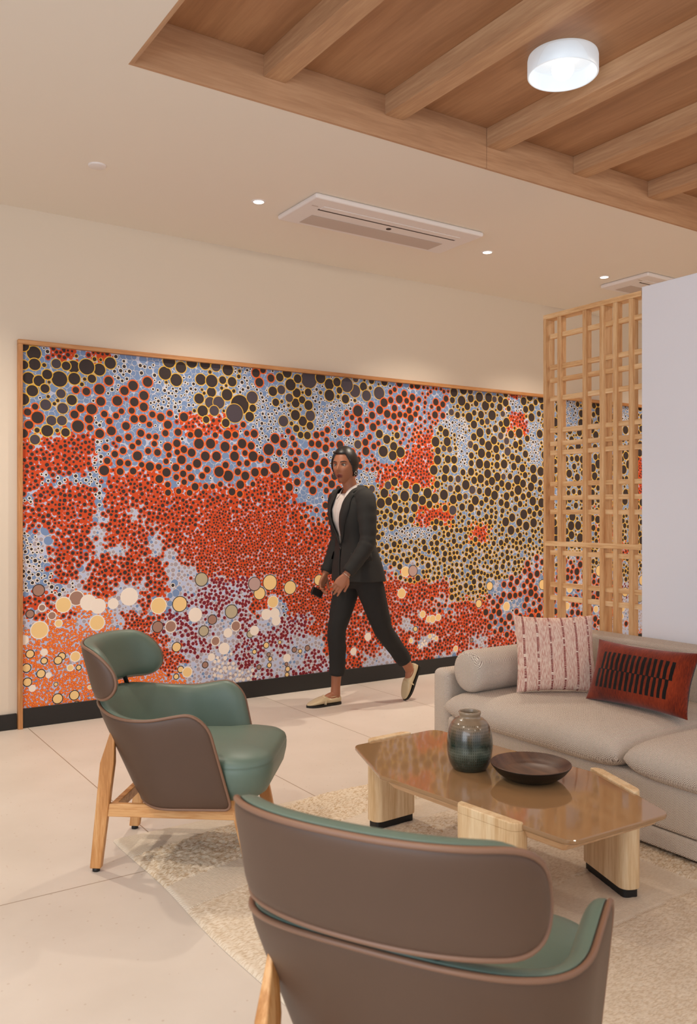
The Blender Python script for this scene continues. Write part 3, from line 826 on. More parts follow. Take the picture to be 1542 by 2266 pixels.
def slab(name, poly, prof, mat, parent, org=(0, 0)):
    """prof: list of (inset, z) from bottom to top"""
    n = len(poly); c = Vector((sum(p[0] for p in poly) / n, sum(p[1] for p in poly) / n)); V = []; F = []
    for ins, z in prof:
        for x, y in poly:
            d = Vector((x, y)) - c; l = d.length; d = d * ((l - ins) / l); V.append((c.x + d.x - org[0], c.y + d.y - org[1], z))
    for i in range(len(prof) - 1):
        for j in range(n):
            l = (j + 1) % n; F.append((i * n + j, i * n + l, (i + 1) * n + l, (i + 1) * n + j))
    F.append(tuple(range(n - 1, -1, -1))); F.append(tuple((len(prof) - 1) * n + j for j in range(n)))
    o = mesh_obj(name, V, F, mat, parent, smooth=False); return o
tc = (2.09, 2.245)
t = thing('coffee_table', 'low hexagonal coffee table with glossy tan top and pale ash slab legs', 'coffee table', (tc[0], tc[1], 0))
m, nt, b = nmat('glossy_tan_glass')
b.inputs['Base Color'].default_value = lin('#9b7854'); b.inputs['Roughness'].default_value = 0.07; b.inputs['Coat Weight'].default_value = 0.3; b.inputs['Coat Roughness'].default_value = 0.03
M['tabletop'] = m
rp = round_poly(hexa, 0.045, 10)
o = slab('tabletop', rp, [(0.010, TZ - 0.018), (0.002, TZ - 0.014), (0.0, TZ - 0.010), (0.0, TZ - 0.003), (0.0015, TZ - 0.0006), (0.004, TZ)], m, t, tc)
o = slab('under_frame', round_poly(hexa, 0.012, 4), [(0.050, TZ - 0.044), (0.022, TZ - 0.018)], M['table_rail'], t, tc)
def slab_leg(p0, p1, th, side):
    """upright plank along p0-p1 with one rounded edge, its top just proud of the tabletop"""
    p0, p1 = Vector(p0), Vector(p1); d = (p1 - p0); Ln = d.length; a = math.atan2(d.y, d.x)
    o2 = rrect(0, Ln, 0, th, (th * 0.42, th * 0.42, th * 0.42, th * 0.42), 6)
    V = []; F = []; n = len(o2)
    def column(outl, prof):
        n = len(outl); base = len(V); cx = sum(p[0] for p in outl) / n; cy = sum(p[1] for p in outl) / n
        for ins, z in prof:
            for x, y in outl: V.append((x - math.copysign(min(ins, abs(x - cx)), x - cx), y - math.copysign(min(ins, abs(y - cy)), y - cy), z))
        for i in range(len(prof) - 1):
            for j in range(n):
                l = (j + 1) % n; F.append((base + i * n + j, base + i * n + l, base + (i + 1) * n + l, base + (i + 1) * n + j))
        F.append(tuple(base + j for j in range(n - 1, -1, -1))); F.append(tuple(base + (len(prof) - 1) * n + j for j in range(n)))
    column(o2, [(0, RZ + 0.028), (0, TZ - 0.019)])
    strip = [p for p in o2 if p[1] <= 0.0365]
    i0 = max(range(len(strip)), key=lambda i: (Vector(strip[i]) - Vector(strip[i - 1])).length)
    strip = strip[i0:] + strip[:i0]
    strip = strip + [(strip[-1][0], 0.037), (strip[0][0], 0.037)]
    column(strip, [(0, TZ - 0.0191), (0, TZ + 0.004), (0.003, TZ + 0.007)])
    o = mesh_obj('leg', V, F, M['table_wood'], t, smooth=False); o.location = (p0.x - tc[0], p0.y - tc[1], 0); o.rotation_euler = (0, 0, a)
    bevel(o, 0.0015, 1)
    f = slab('foot', rrect(0.012, Ln - 0.012, 0.010, th - 0.010, 0.012, 4), [(0, RZ - 0.002), (0, RZ + 0.029)], M['foot'], o)
    return o
slab_leg((1.772, 2.075), (1.800, 1.830), 0.075, 0)
slab_leg((2.190, 2.872), (1.975, 2.860), 0.078, 0)
slab_leg((2.369, 1.820), (2.460, 2.080), 0.075, 0)

# ------------------------------------------------------------------ vase and bowl
def vase():
    pts = [(0.0005, 0.0), (0.050, 0.0), (0.062, 0.005), (0.0745, 0.030), (0.0810, 0.065), (0.0815, 0.100), (0.0765, 0.138), (0.0670, 0.162), (0.0520, 0.178), (0.0410, 0.184), (0.0375, 0.190), (0.0400, 0.199), (0.0395, 0.2045),
           (0.0350, 0.206), (0.033, 0.200), (0.034, 0.188), (0.055, 0.168), (0.068, 0.135), (0.073, 0.10), (0.072, 0.06), (0.05, 0.012), (0.0005, 0.008)]
    m, nt, b = nmat('glazed_stoneware')
    t_ = nt.nodes.new('ShaderNodeTexCoord'); sp = nt.nodes.new('ShaderNodeSeparateXYZ'); L(nt, t_.outputs['Object'], sp.inputs[0])
    v = coords(nt, (14, 14, 3)); nz = noise_tex(nt, v, 2, 3)
    z = math_n(nt, 'ADD', math_n(nt, 'MULTIPLY', sp.outputs[2], 4.6), math_n(nt, 'MULTIPLY', math_n(nt, 'SUBTRACT', nz, 0.5), 0.25))
    c = ramp(nt, z, [(0.0, lin('#2b3129')), (0.20, lin('#333d34')), (0.33, lin('#5f665a')), (0.44, lin('#25342b')), (0.56, lin('#4d4738')), (0.72, lin('#7d6a55')), (0.95, lin('#93806a'))])
    # impressed comb marks: rows of short vertical dashes around the body
    at = math_n(nt, 'ARCTAN2', sp.outputs[1], sp.outputs[0])
    ca = math_n(nt, 'SINE', math_n(nt, 'MULTIPLY', at, 64)); cz = math_n(nt, 'SINE', math_n(nt, 'MULTIPLY', sp.outputs[2], 620))
    h = math_n(nt, 'MULTIPLY', math_n(nt, 'GREATER_THAN', ca, 0.1), math_n(nt, 'GREATER_THAN', cz, -0.4))
    low = math_n(nt, 'LESS_THAN', sp.outputs[2], 0.168)
    h = math_n(nt, 'MULTIPLY', h, low)
    mx = nt.nodes.new('ShaderNodeMix'); mx.data_type = 'RGBA'; mx.blend_type = 'MULTIPLY'; mx.inputs[7].default_value = (0.42, 0.46, 0.40, 1)
    L(nt, math_n(nt, 'MULTIPLY', h, 0.8), mx.inputs[0]); L(nt, c, mx.inputs[6]); L(nt, mx.outputs[2], b.inputs['Base Color'])
    b.inputs['Roughness'].default_value = 0.22; b.inputs['Coat Weight'].default_value = 0.5; b.inputs['Coat Roughness'].default_value = 0.1
    bump(nt, b, h, 0.25, 0.0015)
    o = lathe('vase', [(max(r, 0.0005), z) for r, z in smooth_prof(pts, 5)], m, None, 72); o.location = (2.075, 2.340, TZ + 0.0002)
    tag(o, 'round shouldered stoneware vase with green and brown glaze on the coffee table', 'vase')
vase()
def bowl():
    pts = [(0.0005, 0.0), (0.058, 0.0), (0.080, 0.004), (0.112, 0.022), (0.133, 0.046), (0.1375, 0.054), (0.1355, 0.0565), (0.130, 0.052), (0.108, 0.034), (0.075, 0.024), (0.03, 0.021), (0.0005, 0.021)]
    t = thing('bowl', 'wide shallow dark wooden bowl with fine grooves, on the coffee table', 'bowl', (2.168, 2.130, TZ + 0.0002))
    m, nt, b = nmat('dark_turned_wood')
    t_ = nt.nodes.new('ShaderNodeTexCoord'); sp = nt.nodes.new('ShaderNodeSeparateXYZ'); L(nt, t_.outputs['Object'], sp.inputs[0])
    rr = math_n(nt, 'POWER', math_n(nt, 'ADD', math_n(nt, 'MULTIPLY', sp.outputs[0], sp.outputs[0]), math_n(nt, 'MULTIPLY', sp.outputs[1], sp.outputs[1])), 0.5)
    groove = math_n(nt, 'MULTIPLY', math_n(nt, 'SINE', math_n(nt, 'MULTIPLY', rr, 2100)), math_n(nt, 'GREATER_THAN', rr, 0.095))
    v = coords(nt, (40, 6, 6)); c = ramp(nt, noise_tex(nt, v, 1.2, 4), [(0.3, lin('#432c22')), (0.7, lin('#6d4c38'))])
    L(nt, c, b.inputs['Base Color']); b.inputs['Roughness'].default_value = 0.38; bump(nt, b, groove, 0.35, 0.001)
    prof = [(max(r, 0.0005), z) for r, z in smooth_prof(pts, 5)]
    k = next(i for i, p in enumerate(prof) if p[0] == max(q[0] for q in prof))
    lathe('outer_wall', prof[:k + 1], plain('black_bowl_lacquer', '#120e0c', 0.38), t, 72)
    lathe('inner_dish', prof[k:], m, t, 72)
bowl()

# ------------------------------------------------------------------ sofa
def cushion_geo(w, d, t, n=28, ex=6.0, ep=2.2, sag=0.0, dome=0.0, ear=0.0, taper=None):
    """pillow in local x(w) y(d) z(t): two faces meeting at a seam"""
    V = []; F = []; g = []
    us = [math.copysign(1 - (1 - abs(q)) ** 1.6, q) for q in [(-1 + 2 * i / n) for i in range(n + 1)]]
    for side in (1, -1):
        gg = []
        for u in us:
            row = []
            for v in us:
                e = max(0, (1 - abs(u) ** ex)) ** (1 / ep) * max(0, (1 - abs(v) ** ex)) ** (1 / ep)
                z = side * t / 2 * e * (1 + dome * (1 - u * u) * (1 - v * v))
                r = 1 - 0.030 * (abs(u * v) ** 6) * (0 if ear else 1)
                pull = 1 - ear * ((1 - v * v) * abs(u) ** 3); pull2 = 1 - ear * ((1 - u * u) * abs(v) ** 3)
                row.append(len(V)); V.append((u * w / 2 * r * pull, v * d / 2 * r * pull2, z))
            gg.append(row)
        for i in range(n):
            for j in range(n):
                q = (gg[i][j], gg[i + 1][j], gg[i + 1][j + 1], gg[i][j + 1]); F.append(q if side == 1 else q[::-1])
    return V, F
def cushion(name, w, d, t, mat, parent, loc, rot=(0, 0, 0), wr=0.0, **kw):
    V, F = cushion_geo(w, d, t, **kw)
    if wr:
        V = [tuple(Vector(v) + Vector((0, 0, 1)) * wr * noise.noise(Vector(v) * 9)) for v in V]
    o = mesh_obj(name, V, F, mat, parent); o.location = loc; o.rotation_euler = rot
    bm = bmesh.new(); bm.from_mesh(o.data); bmesh.ops.remove_doubles(bm, verts=bm.verts, dist=2e-4); bm.to_mesh(o.data); bm.free()
    o.data.polygons.foreach_set('use_smooth', [True] * len(o.data.polygons))
    return o
SY = 3.345     # far end of the sofa
t = thing('sofa', 'long low cream herringbone weave sofa against the white partition', 'sofa', (3.2, 2.2, RZ))
def sb(name, lo, hi, bev=0.02, mat=None): return box(name, (lo[0] - 3.2, lo[1] - 2.2, lo[2] - RZ), (hi[0] - 3.2, hi[1] - 2.2, hi[2] - RZ), mat or M['sofa'], t, bev, 4)
sb('plinth', (2.76, 0.36, RZ), (3.70, SY - 0.03, 0.035), 0.002, M['foot'])
sb('base', (2.72, 0.33, 0.030), (3.72, SY - 0.115, 0.103), 0.012)
sb('seat_rail', (2.715, 0.33, 0.105), (3.72, SY - 0.115, 0.285), 0.022)
sb('backrest', (3.575, 0.30, 0.10), (3.738, SY - 0.005, 0.632), 0.020)
sb('arm', (2.715, SY - 0.122, 0.030), (3.60, SY, 0.503), 0.035)
sb('arm', (2.715, 0.20, 0.030), (3.60, 0.325, 0.503), 0.035)
def sc_(name, y0, y1, x0=2.665, x1=3.60, z0=0.262, z1=0.418):
    return cushion(name, x1 - x0, y1 - y0, z1 - z0, M['sofa'], t, ((x0 + x1) / 2 - 3.2, (y0 + y1) / 2 - 2.2, (z0 + z1) / 2 - RZ), n=34, ex=9, ep=2.1, dome=0.10)
sc_('seat_cushion', 2.168, 3.222)
sc_('seat_cushion', 1.246, 2.166)
sc_('seat_cushion', 0.325, 1.244)
for y0, y1 in ((2.19, 2.96), (1.26, 2.17), (0.34, 1.24)):
    cushion('back_cushion', y1 - y0, 0.23, 0.15, M['sofa'], t, (3.505 - 3.2, (y0 + y1) / 2 - 2.2, 0.500 - RZ), (R(90), 0, R(-90)), n=26, ex=7, ep=2.2)
# bolster
V, F = [], []
prof = [(0.0005, 0.0), (0.05, 0.0), (0.078, 0.004), (0.094, 0.014), (0.101, 0.032), (0.102, 0.06), (0.102, 0.70), (0.101, 0.728), (0.094, 0.746), (0.078, 0.756), (0.05, 0.76), (0.0005, 0.76)]
o = lathe('bolster_cushion', prof, M['sofa'], None, 56); o.rotation_euler = (0, R(90), 0); o.location = (2.735, 3.118, 0.512)
tag(o, 'cream cylindrical bolster lying along the far arm of the sofa', 'cushion')

# striped pillow
def striped_mat():
    m, nt, b = nmat('pink_flecked_cotton_stripes')
    t_ = nt.nodes.new('ShaderNodeTexCoord'); sp = nt.nodes.new('ShaderNodeSeparateXYZ'); L(nt, t_.outputs['Object'], sp.inputs[0])
    v = coords(nt, (420, 40, 40)); fl = noise_tex(nt, v, 1.0, 3, 0.6)
    base = ramp(nt, fl, [(0.40, lin('#c99486')), (0.56, lin('#e6cdbb'))])
    # stripes across x every 62 mm, made of short dashes
    a = math_n(nt, 'MODULO', math_n(nt, 'ADD', sp.outputs[0], 1.22), 0.061)
    a = math_n(nt, 'ABSOLUTE', math_n(nt, 'SUBTRACT', a, 0.0305))
    line = math_n(nt, 'LESS_THAN', a, 0.0046)
    inner = math_n(nt, 'LESS_THAN', math_n(nt, 'ABSOLUTE', sp.outputs[0]), 0.17)
    line = math_n(nt, 'MULTIPLY', line, inner)
    dash = math_n(nt, 'GREATER_THAN', math_n(nt, 'SINE', math_n(nt, 'ADD', math_n(nt, 'MULTIPLY', sp.outputs[1], 900), math_n(nt, 'MULTIPLY', noise_tex(nt, coords(nt), 30, 2), 8))), -0.55)
    c2 = ramp(nt, noise_tex(nt, coords(nt, (8, 60, 8)), 1, 2), [(0.38, lin('#e8d4c4')), (0.43, lin('#7b2f32')), (0.7, lin('#93403c'))])
    mx = nt.nodes.new('ShaderNodeMix'); mx.data_type = 'RGBA'
    L(nt, math_n(nt, 'MULTIPLY', line, dash), mx.inputs[0]); L(nt, base, mx.inputs[6]); L(nt, c2, mx.inputs[7]); L(nt, mx.outputs[2], b.inputs['Base Color'])
    b.inputs['Roughness'].default_value = 0.95; b.inputs['Specular IOR Level'].default_value = 0.1
    h = math_n(nt, 'ADD', fl, math_n(nt, 'MULTIPLY', line, 0.8)); bump(nt, b, h, 0.5, 0.002)
    return m
def stand(name, w, h, t_, mat, base, yaw, lean, label, roll=0, **kw):
    """pillow standing on its lower edge; yaw = direction its face looks towards"""
    V, F = cushion_geo(w, h, t_, **kw)
    V = [Vector(v) for v in V]
    for v in V: v.z += 0.004 * noise.noise(Vector((v.x * 14, v.y * 14, 3.1))) * (1 if abs(v.z) > 0.002 else 0)
    o = mesh_obj(name, V, F, mat)
    bm = bmesh.new(); bm.from_mesh(o.data); bmesh.ops.remove_doubles(bm, verts=bm.verts, dist=2e-4); bm.to_mesh(o.data); bm.free()
    o.data.polygons.foreach_set('use_smooth', [True] * len(o.data.polygons))
    # local x -> right when looking at the face, y -> up, z -> face normal
    mt = Matrix.Rotation(yaw, 4, 'Z') @ Matrix.Rotation(R(90), 4, 'Z') @ Matrix.Rotation(R(90) - lean, 4, 'X') @ Matrix.Rotation(roll, 4, 'Z')
    o.matrix_world = Matrix.Translation(base) @ mt @ Matrix.Translation((0, h / 2, 0))
    tag(o, label, 'pillow'); return o
stand('pillow', 0.385, 0.365, 0.12, striped_mat(), (3.06, 2.835, 0.425), math.atan2(-0.834, -0.552), R(14),
      'square pale pink pillow with dark red dashed stripes, beside the bolster', 0, n=36, ex=3.2, ep=1.8, ear=0.07)
def rust_mat():
    m, nt, b = nmat('rust_cloth_black_bars')
    t_ = nt.nodes.new('ShaderNodeTexCoord'); sp = nt.nodes.new('ShaderNodeSeparateXYZ'); L(nt, t_.outputs['Object'], sp.inputs[0])
    x, y, z = sp.outputs
    v = coords(nt, (520, 40, 40)); fl = noise_tex(nt, v, 1.0, 4, 0.65)
    v2 = coords(nt, (9, 5, 5)); f2 = noise_tex(nt, v2, 1, 2)
    base = ramp(nt, math_n(nt, 'ADD', math_n(nt, 'MULTIPLY', fl, 0.6), math_n(nt, 'MULTIPLY', f2, 0.4)), [(0.36, lin('#4a180e')), (0.5, lin('#742812')), (0.64, lin('#913618'))])
    wob = math_n(nt, 'MULTIPLY', math_n(nt, 'SUBTRACT', noise_tex(nt, coords(nt, (25, 25, 25)), 1, 1), 0.5), 0.006)
    xx = math_n(nt, 'ADD', x, wob)
    P_ = 0.0262
    def bars(x0, n, y0, y1):
        q = math_n(nt, 'SUBTRACT', xx, x0)
        md = math_n(nt, 'LESS_THAN', math_n(nt, 'MODULO', math_n(nt, 'ADD', q, P_ * 40), P_), 0.0148)
        ok = math_n(nt, 'MULTIPLY', math_n(nt, 'GREATER_THAN', q, 0), math_n(nt, 'LESS_THAN', q, P_ * n - 0.005))
        oy = math_n(nt, 'MULTIPLY', math_n(nt, 'GREATER_THAN', y, y0), math_n(nt, 'LESS_THAN', y, y1))
        return math_n(nt, 'MULTIPLY', math_n(nt, 'MULTIPLY', md, ok), oy)
    k = math_n(nt, 'MAXIMUM', bars(-0.172, 14, 0.0, 0.080), bars(-0.172 - P_ / 2, 14, -0.080, 0.002))
    k = math_n(nt, 'MULTIPLY', k, math_n(nt, 'GREATER_THAN', z, 0))
    mx = nt.nodes.new('ShaderNodeMix'); mx.data_type = 'RGBA'; mx.inputs[7].default_value = lin('#17120f')
    back = math_n(nt, 'LESS_THAN', z, -0.003)
    L(nt, math_n(nt, 'MAXIMUM', k, back), mx.inputs[0]); L(nt, base, mx.inputs[6]); L(nt, mx.outputs[2], b.inputs['Base Color'])
    b.inputs['Roughness'].default_value = 0.9; b.inputs['Specular IOR Level'].default_value = 0.15; b.inputs['Sheen Weight'].default_value = 0.2
    bump(nt, b, math_n(nt, 'ADD', fl, math_n(nt, 'MULTIPLY', k, 0.6)), 0.35, 0.002)
    return m
stand('pillow', 0.510, 0.280, 0.135, rust_mat(), (3.085, 2.420, 0.425), R(180) + R(3), R(20),
      'oblong rust red pillow with two rows of black bars, middle of the sofa', 0, n=36, ex=3.2, ep=1.8, ear=0.085)

# ------------------------------------------------------------------ walking woman (local: +x forward, +y her left, z up)
def build_person():
    skin, nt, b = nmat('brown_skin')
    b.inputs['Base Color'].default_value = lin('#a0674a'); b.inputs['Roughness'].default_value = 0.5
    b.inputs['Subsurface Weight'].default_value = 0.15; b.inputs['Subsurface Radius'].default_value = (0.02, 0.008, 0.004)
    hairm = plain('black_hair', '#15100e', 0.4, bscale=180, bstr=0.3)
    suit = plain('charcoal_suit_cloth', '#23211e', 0.85, bscale=420, bstr=0.15)
    trous = plain('charcoal_trouser_cloth', '#1c1a18', 0.88, bscale=420, bstr=0.15)
    shirt = plain('white_shirt_cloth', '#d8cdc6', 0.8)
    shoe = plain('cream_patent_leather', '#cbb894', 0.22)
    sole = plain('black_sole', '#15120f', 0.5)
    silver = plain('silver', '#d8d4cc', 0.25, 1.0)
    lipm = plain('dark_red_lips', '#6d2424', 0.4)
    eyew = plain('eye_white', '#a89a8e', 0.6); iris = plain('dark_iris', '#1c120d', 0.2)
    X_, Y_, Z_ = (1, 0, 0), (0, 1, 0), (0, 0, 1)

    def path(pts, segs=18):
        """limb: (x,y,z,r) points -> tube with tapering radius, spline smoothed"""
        sp = smooth_prof([tuple(p) for p in pts], 5)
        return tube_geo([p[:3] for p in sp], [max(0.003, p[3]) for p in sp], False, segs)

    def torso(grow=0.0, zmax=None, secs=None, segs=32):
        base = secs or [
            (0.800, -0.005, 0.100, 0.155), (0.860, -0.005, 0.118, 0.168), (0.920, 0.000, 0.116, 0.165), (1.000, 0.010, 0.098, 0.145), (1.070, 0.018, 0.086, 0.128),
            (1.140, 0.028, 0.092, 0.132), (1.220, 0.045, 0.108, 0.145), (1.290, 0.048, 0.108, 0.155), (1.350, 0.042, 0.090, 0.165), (1.392, 0.040, 0.070, 0.145), (1.418, 0.044, 0.058, 0.095), (1.435, 0.050, 0.052, 0.062)]
        return loft([((c, 0, z), rx + grow, ry + grow, X_, Y_, 2.25) for z, c, rx, ry in base if zmax is None or z <= zmax], segs)

    def remesh(name, geos, vox, mat, parent, smooth=2, factor=0.5):
        V, F = [], []
        for v, f in geos:
            s = len(V); V += [tuple(p) for p in v]; F += [tuple(i + s for i in q) for q in f]
        o = mesh_obj(name, V, F, mat, parent)
        m = o.modifiers.new('remesh', 'REMESH'); m.mode = 'VOXEL'; m.voxel_size = vox; m.use_smooth_shade = True
        m2 = o.modifiers.new('smooth', 'SMOOTH'); m2.iterations = smooth; m2.factor = factor
        dg = bpy.context.evaluated_depsgraph_get(); ev = o.evaluated_get(dg); me = bpy.data.meshes.new_from_object(ev)
        o.modifiers.clear(); old = o.data; o.data = me; me.name = name
        me.materials.clear(); me.materials.append(mat)
        me.polygons.foreach_set('use_smooth', [True] * len(me.polygons))
        return o

    # ---- head: ellipsoid shaped into a face, built facing +x about its own centre
    HC = Vector((0.098, 0, 1.578)); HY = R(30)
    HM = Matrix.Translation(HC) @ Matrix.Rotation(HY, 4, 'Z') @ Matrix.Rotation(R(2), 4, 'Y')
    def g(d, s): return math.exp(-(d / s) ** 2)
    def headpt(th, ph, grow=0.0):
        # ph elevation, th azimuth (0 = face)
        cx, cy, cz = math.cos(ph) * math.cos(th), math.cos(ph) * math.sin(th), math.sin(ph)
        x = cx * (0.094 if cx > 0 else 0.102); y = cy * 0.074; z = cz * 0.118
        if z < 0:
            q = min(1, -z / 0.118)
            y *= 1 - 0.30 * q ** 1.3; 
            x = x * (1 - 0.10 * q) + (0.016 * q if cx > -0.2 else 0.055 * q)
        if cx > 0:
            x -= 0.008 * g(y, 0.06) * 0 + 0
            f = cx
            x += f * (0.024 * g(y, 0.010) * g(z + 0.030, 0.016) + 0.012 * g(y, 0.009) * g(z + 0.008, 0.018))
            for s in (-1, 1):
                x -= 0.013 * g(y - s * 0.031, 0.017) * g(z - 0.004, 0.012)
                x += 0.004 * g(y - s * 0.030, 0.022) * g(z - 0.026, 0.009)
                x += 0.005 * g(y - s * 0.040, 0.018) * g(z + 0.030, 0.022)
            x += 0.006 * g(y, 0.020) * g(z + 0.062, 0.008) + 0.005 * g(y, 0.020) * g(z + 0.075, 0.007) + 0.010 * g(y, 0.020) * g(z + 0.100, 0.014)
            x -= 0.004 * g(y, 0.022) * g(z + 0.0685, 0.0035)
        n = Vector((cx, cy, cz)).normalized()
        return Vector((x, y, z)) + n * grow
    def head_geo(grow=0, nt_=72, np_=56):
        V, F = [], []
        for j in range(np_ + 1):
            ph = -PI / 2 + PI * j / np_
            for i in range(nt_): V.append(HM @ headpt(2 * PI * i / nt_, ph, grow))
        for j in range(np_):
            for i in range(nt_):
                k = (i + 1) % nt_; F.append((j * nt_ + i, j * nt_ + k, (j + 1) * nt_ + k, (j + 1) * nt_ + i))
        return V, F
    geos = [head_geo()]
    for s in (-1, 1):   # ears
        c = HM @ Vector((-0.004, s * 0.074, -0.008))
        ax = HM.to_3x3()
        V, F = loft([(c + ax @ Vector((0.003 * k, s * 0.004 * (1 - abs(k) / 3), 0.010 * k)), 0.014 * (1 - (k / 3.3) ** 2) ** 0.5, 0.0075, ax @ Vector(X_), ax @ Vector(Y_), 2) for k in (-3, -2, -1, 0, 1, 2, 3)], 14)
        geos.append((V, F))
    geos.append(path([(0.040, 0, 1.36, 0.060), (0.052, 0, 1.42, 0.050), (0.062, 0, 1.46, 0.047), (0.078, 0, 1.50, 0.049), (0.088, 0, 1.54, 0.055)]))
    geos.append(torso(-0.012))
    # legs: right leg planted in front, left leg trailing with the heel raised
    RL = [(0.005, -0.085, 0.90, 0.080), (0.035, -0.088, 0.74, 0.074), (0.085, -0.088, 0.56, 0.056), (0.108, -0.088, 0.47, 0.050), (0.100, -0.088, 0.38, 0.050), (0.100, -0.088, 0.30, 0.046), (0.108, -0.088, 0.19, 0.035), (0.113, -0.088, 0.12, 0.031), (0.115, -0.088, 0.075, 0.032), (0.112, -0.088, 0.045, 0.029)]
    LL = [(-0.005, 0.085, 0.90, 0.080), (-0.055, 0.088, 0.74, 0.076), (-0.118, 0.088, 0.57, 0.058), (-0.150, 0.088, 0.49, 0.051), (-0.205, 0.086, 0.42, 0.050), (-0.262, 0.084, 0.355, 0.045), (-0.335, 0.080, 0.265, 0.035), (-0.374, 0.078, 0.205, 0.031), (-0.398, 0.077, 0.165, 0.031)]
    geos += [path(RL), path(LL)]
    # feet
    def foot_pts(m, rev=False):
        P_ = [(0.035, 0, 0.048, 0.028), (0.070, 0, 0.050, 0.031), (0.105, 0, 0.042, 0.026), (0.140, 0, 0.030, 0.017), (0.180, 0, 0.024, 0.012), (0.20, 0, 0.022, 0.009)]
        return path([tuple(m @ Vector(p[:3])) + (p[3],) for p in P_])
    MR = Matrix.Translation((0.078, -0.088, 0.0)) @ Matrix.Rotation(R(-2), 4, 'Z')
    # trailing foot: toes on the floor, heel high
    MLf = Matrix.Translation((-0.345, 0.077, 0.012)) @ Matrix.Rotation(R(62), 4, 'Y') @ Matrix.Translation((-0.238, 0, 0.0))
    geos += [foot_pts(MR), foot_pts(MLf)]
    # arms
    LA = [(0.045, 0.135, 1.372, 0.050), (0.052, 0.180, 1.335, 0.047), (0.060, 0.205, 1.23, 0.041), (0.066, 0.222, 1.11, 0.036), (0.095, 0.228, 1.045, 0.036), (0.150, 0.222, 0.970, 0.031), (0.212, 0.205, 0.892, 0.0235), (0.222, 0.203, 0.878, 0.0225)]
    RA = [(0.045, -0.135, 1.372, 0.050), (0.045, -0.180, 1.335, 0.047), (0.020, -0.210, 1.23, 0.041), (0.005, -0.222, 1.11, 0.036), (0.022, -0.228, 1.04, 0.036), (0.062, -0.226, 0.950, 0.031), (0.105, -0.222, 0.868, 0.0235), (0.112, -0.221, 0.853, 0.0225)]
    geos += [path(LA), path(RA)]
    def hand(wrist, dirv, palm_n, thumb_side, curl):
        """palm, five separate fingers of unequal length; dirv along the fingers, palm_n towards the palm side"""
        D = Vector(dirv).normalized(); Pn = Vector(palm_n); Pn = (Pn - D * Pn.dot(D)).normalized(); S = D.cross(Pn) * thumb_side
        W = Vector(wrist); out = []
        out.append(loft([(W + D * t, rw, rt, S, Pn, 2.4) for t, rw, rt in ((-0.012, 0.022, 0.018), (0.010, 0.025, 0.016), (0.035, 0.033, 0.0155), (0.060, 0.038, 0.0145), (0.080, 0.037, 0.013), (0.088, 0.034, 0.010))], 20))
        for k, (off, ln, rd) in enumerate(((0.0275, 0.066, 0.0078), (0.0092, 0.074, 0.0081), (-0.0095, 0.069, 0.0078), (-0.0270, 0.054, 0.0070))):
            p = W + D * 0.072 + S * off; pts = [tuple(p) + (rd * 1.1,)]; a = R(8); sp_ = S * (off * 0.10)
            for j, fr in enumerate((0.42, 0.32, 0.26)):
                a += curl * (0.5 if j == 0 else 1) * (1 + 0.06 * k)
                dr = (D * math.cos(a) + Pn * math.sin(a)); p = p + dr * (ln * fr + (0.014 if j == 0 else 0)) + sp_
                pts.append(tuple(p) + (rd * (0.98 - 0.10 * j),))
            out.append(path(pts, 12))
        p = W + D * 0.014 + S * 0.020
        d1 = (D * 0.70 + S * 0.62 + Pn * 0.30).normalized(); d2 = (D * 0.86 + S * 0.25 + Pn * 0.42).normalized()
        out.append(path([tuple(p) + (0.0125,), tuple(p + d1 * 0.034) + (0.0115,), tuple(p + d1 * 0.034 + d2 * 0.030) + (0.0095,), tuple(p + d1 * 0.034 + d2 * 0.056) + (0.0078,)], 12))
        return out
    geos += hand((0.222, 0.203, 0.878), (0.62, -0.10, -0.78), (-0.35, -0.85, -0.15), 1, R(24))
    geos += hand((0.112, -0.221, 0.853), (0.40, 0.05, -0.90), (-0.45, 0.85, -0.10), -1, R(34))
    body = remesh('person', geos, 0.0036, skin, None, 2, 0.5)
    body.location = (3.2, 4.72, 0); body.rotation_euler = (0, 0, PI)
    tag(body, 'person in a dark suit, white shirt and cream loafers walking past the mural', 'person')
    P_ = body

    # ---- eyes, brows, lips
    for s in (-1, 1):
        c = HM @ Vector((0.0735, s * 0.030, 0.003))
        V, F = loft([(c + Vector((0, 0, 0.0105 * math.sin(a))), 0.0105 * math.cos(a) + 1e-4, 0.0125 * math.cos(a) + 1e-4, HM.to_3x3() @ Vector(X_), HM.to_3x3() @ Vector(Y_), 2) for a in [(-PI / 2 + PI * k / 10) for k in range(11)]], 16)
        e = mesh_obj('eye', V, F, eyew, P_)
        c2 = HM @ Vector((0.0815, s * 0.030, 0.003))
        V, F = loft([(c2 + Vector((0, 0, 0.0050 * math.sin(a))), 0.0035 * math.cos(a) + 1e-4, 0.0052 * math.cos(a) + 1e-4, HM.to_3x3() @ Vector(X_), HM.to_3x3() @ Vector(Y_), 2) for a in [(-PI / 2 + PI * k / 8) for k in range(9)]], 12)
        mesh_obj('iris', V, F, iris, e)
        def on_face(y, z, dx):
            # walk the azimuth until the head surface reaches (y, z)
            ph = math.asin(max(-1, min(1, z / 0.118))); best = None
            for i in range(-60, 61):
                q = headpt(R(i * 1.2), ph); 
                if best is None or abs(q.y - y) < abs(best.y - y): best = q
            return HM @ (best + Vector((dx, 0, 0)))
        tube('eyebrow', [on_face(s * y, 0.022 + h, 0.0015) for y, h in ((0.014, 0.0), (0.026, 0.004), (0.038, 0.005), (0.050, 0.0))], [0.0022, 0.0030, 0.0026, 0.0014], hairm, P_)
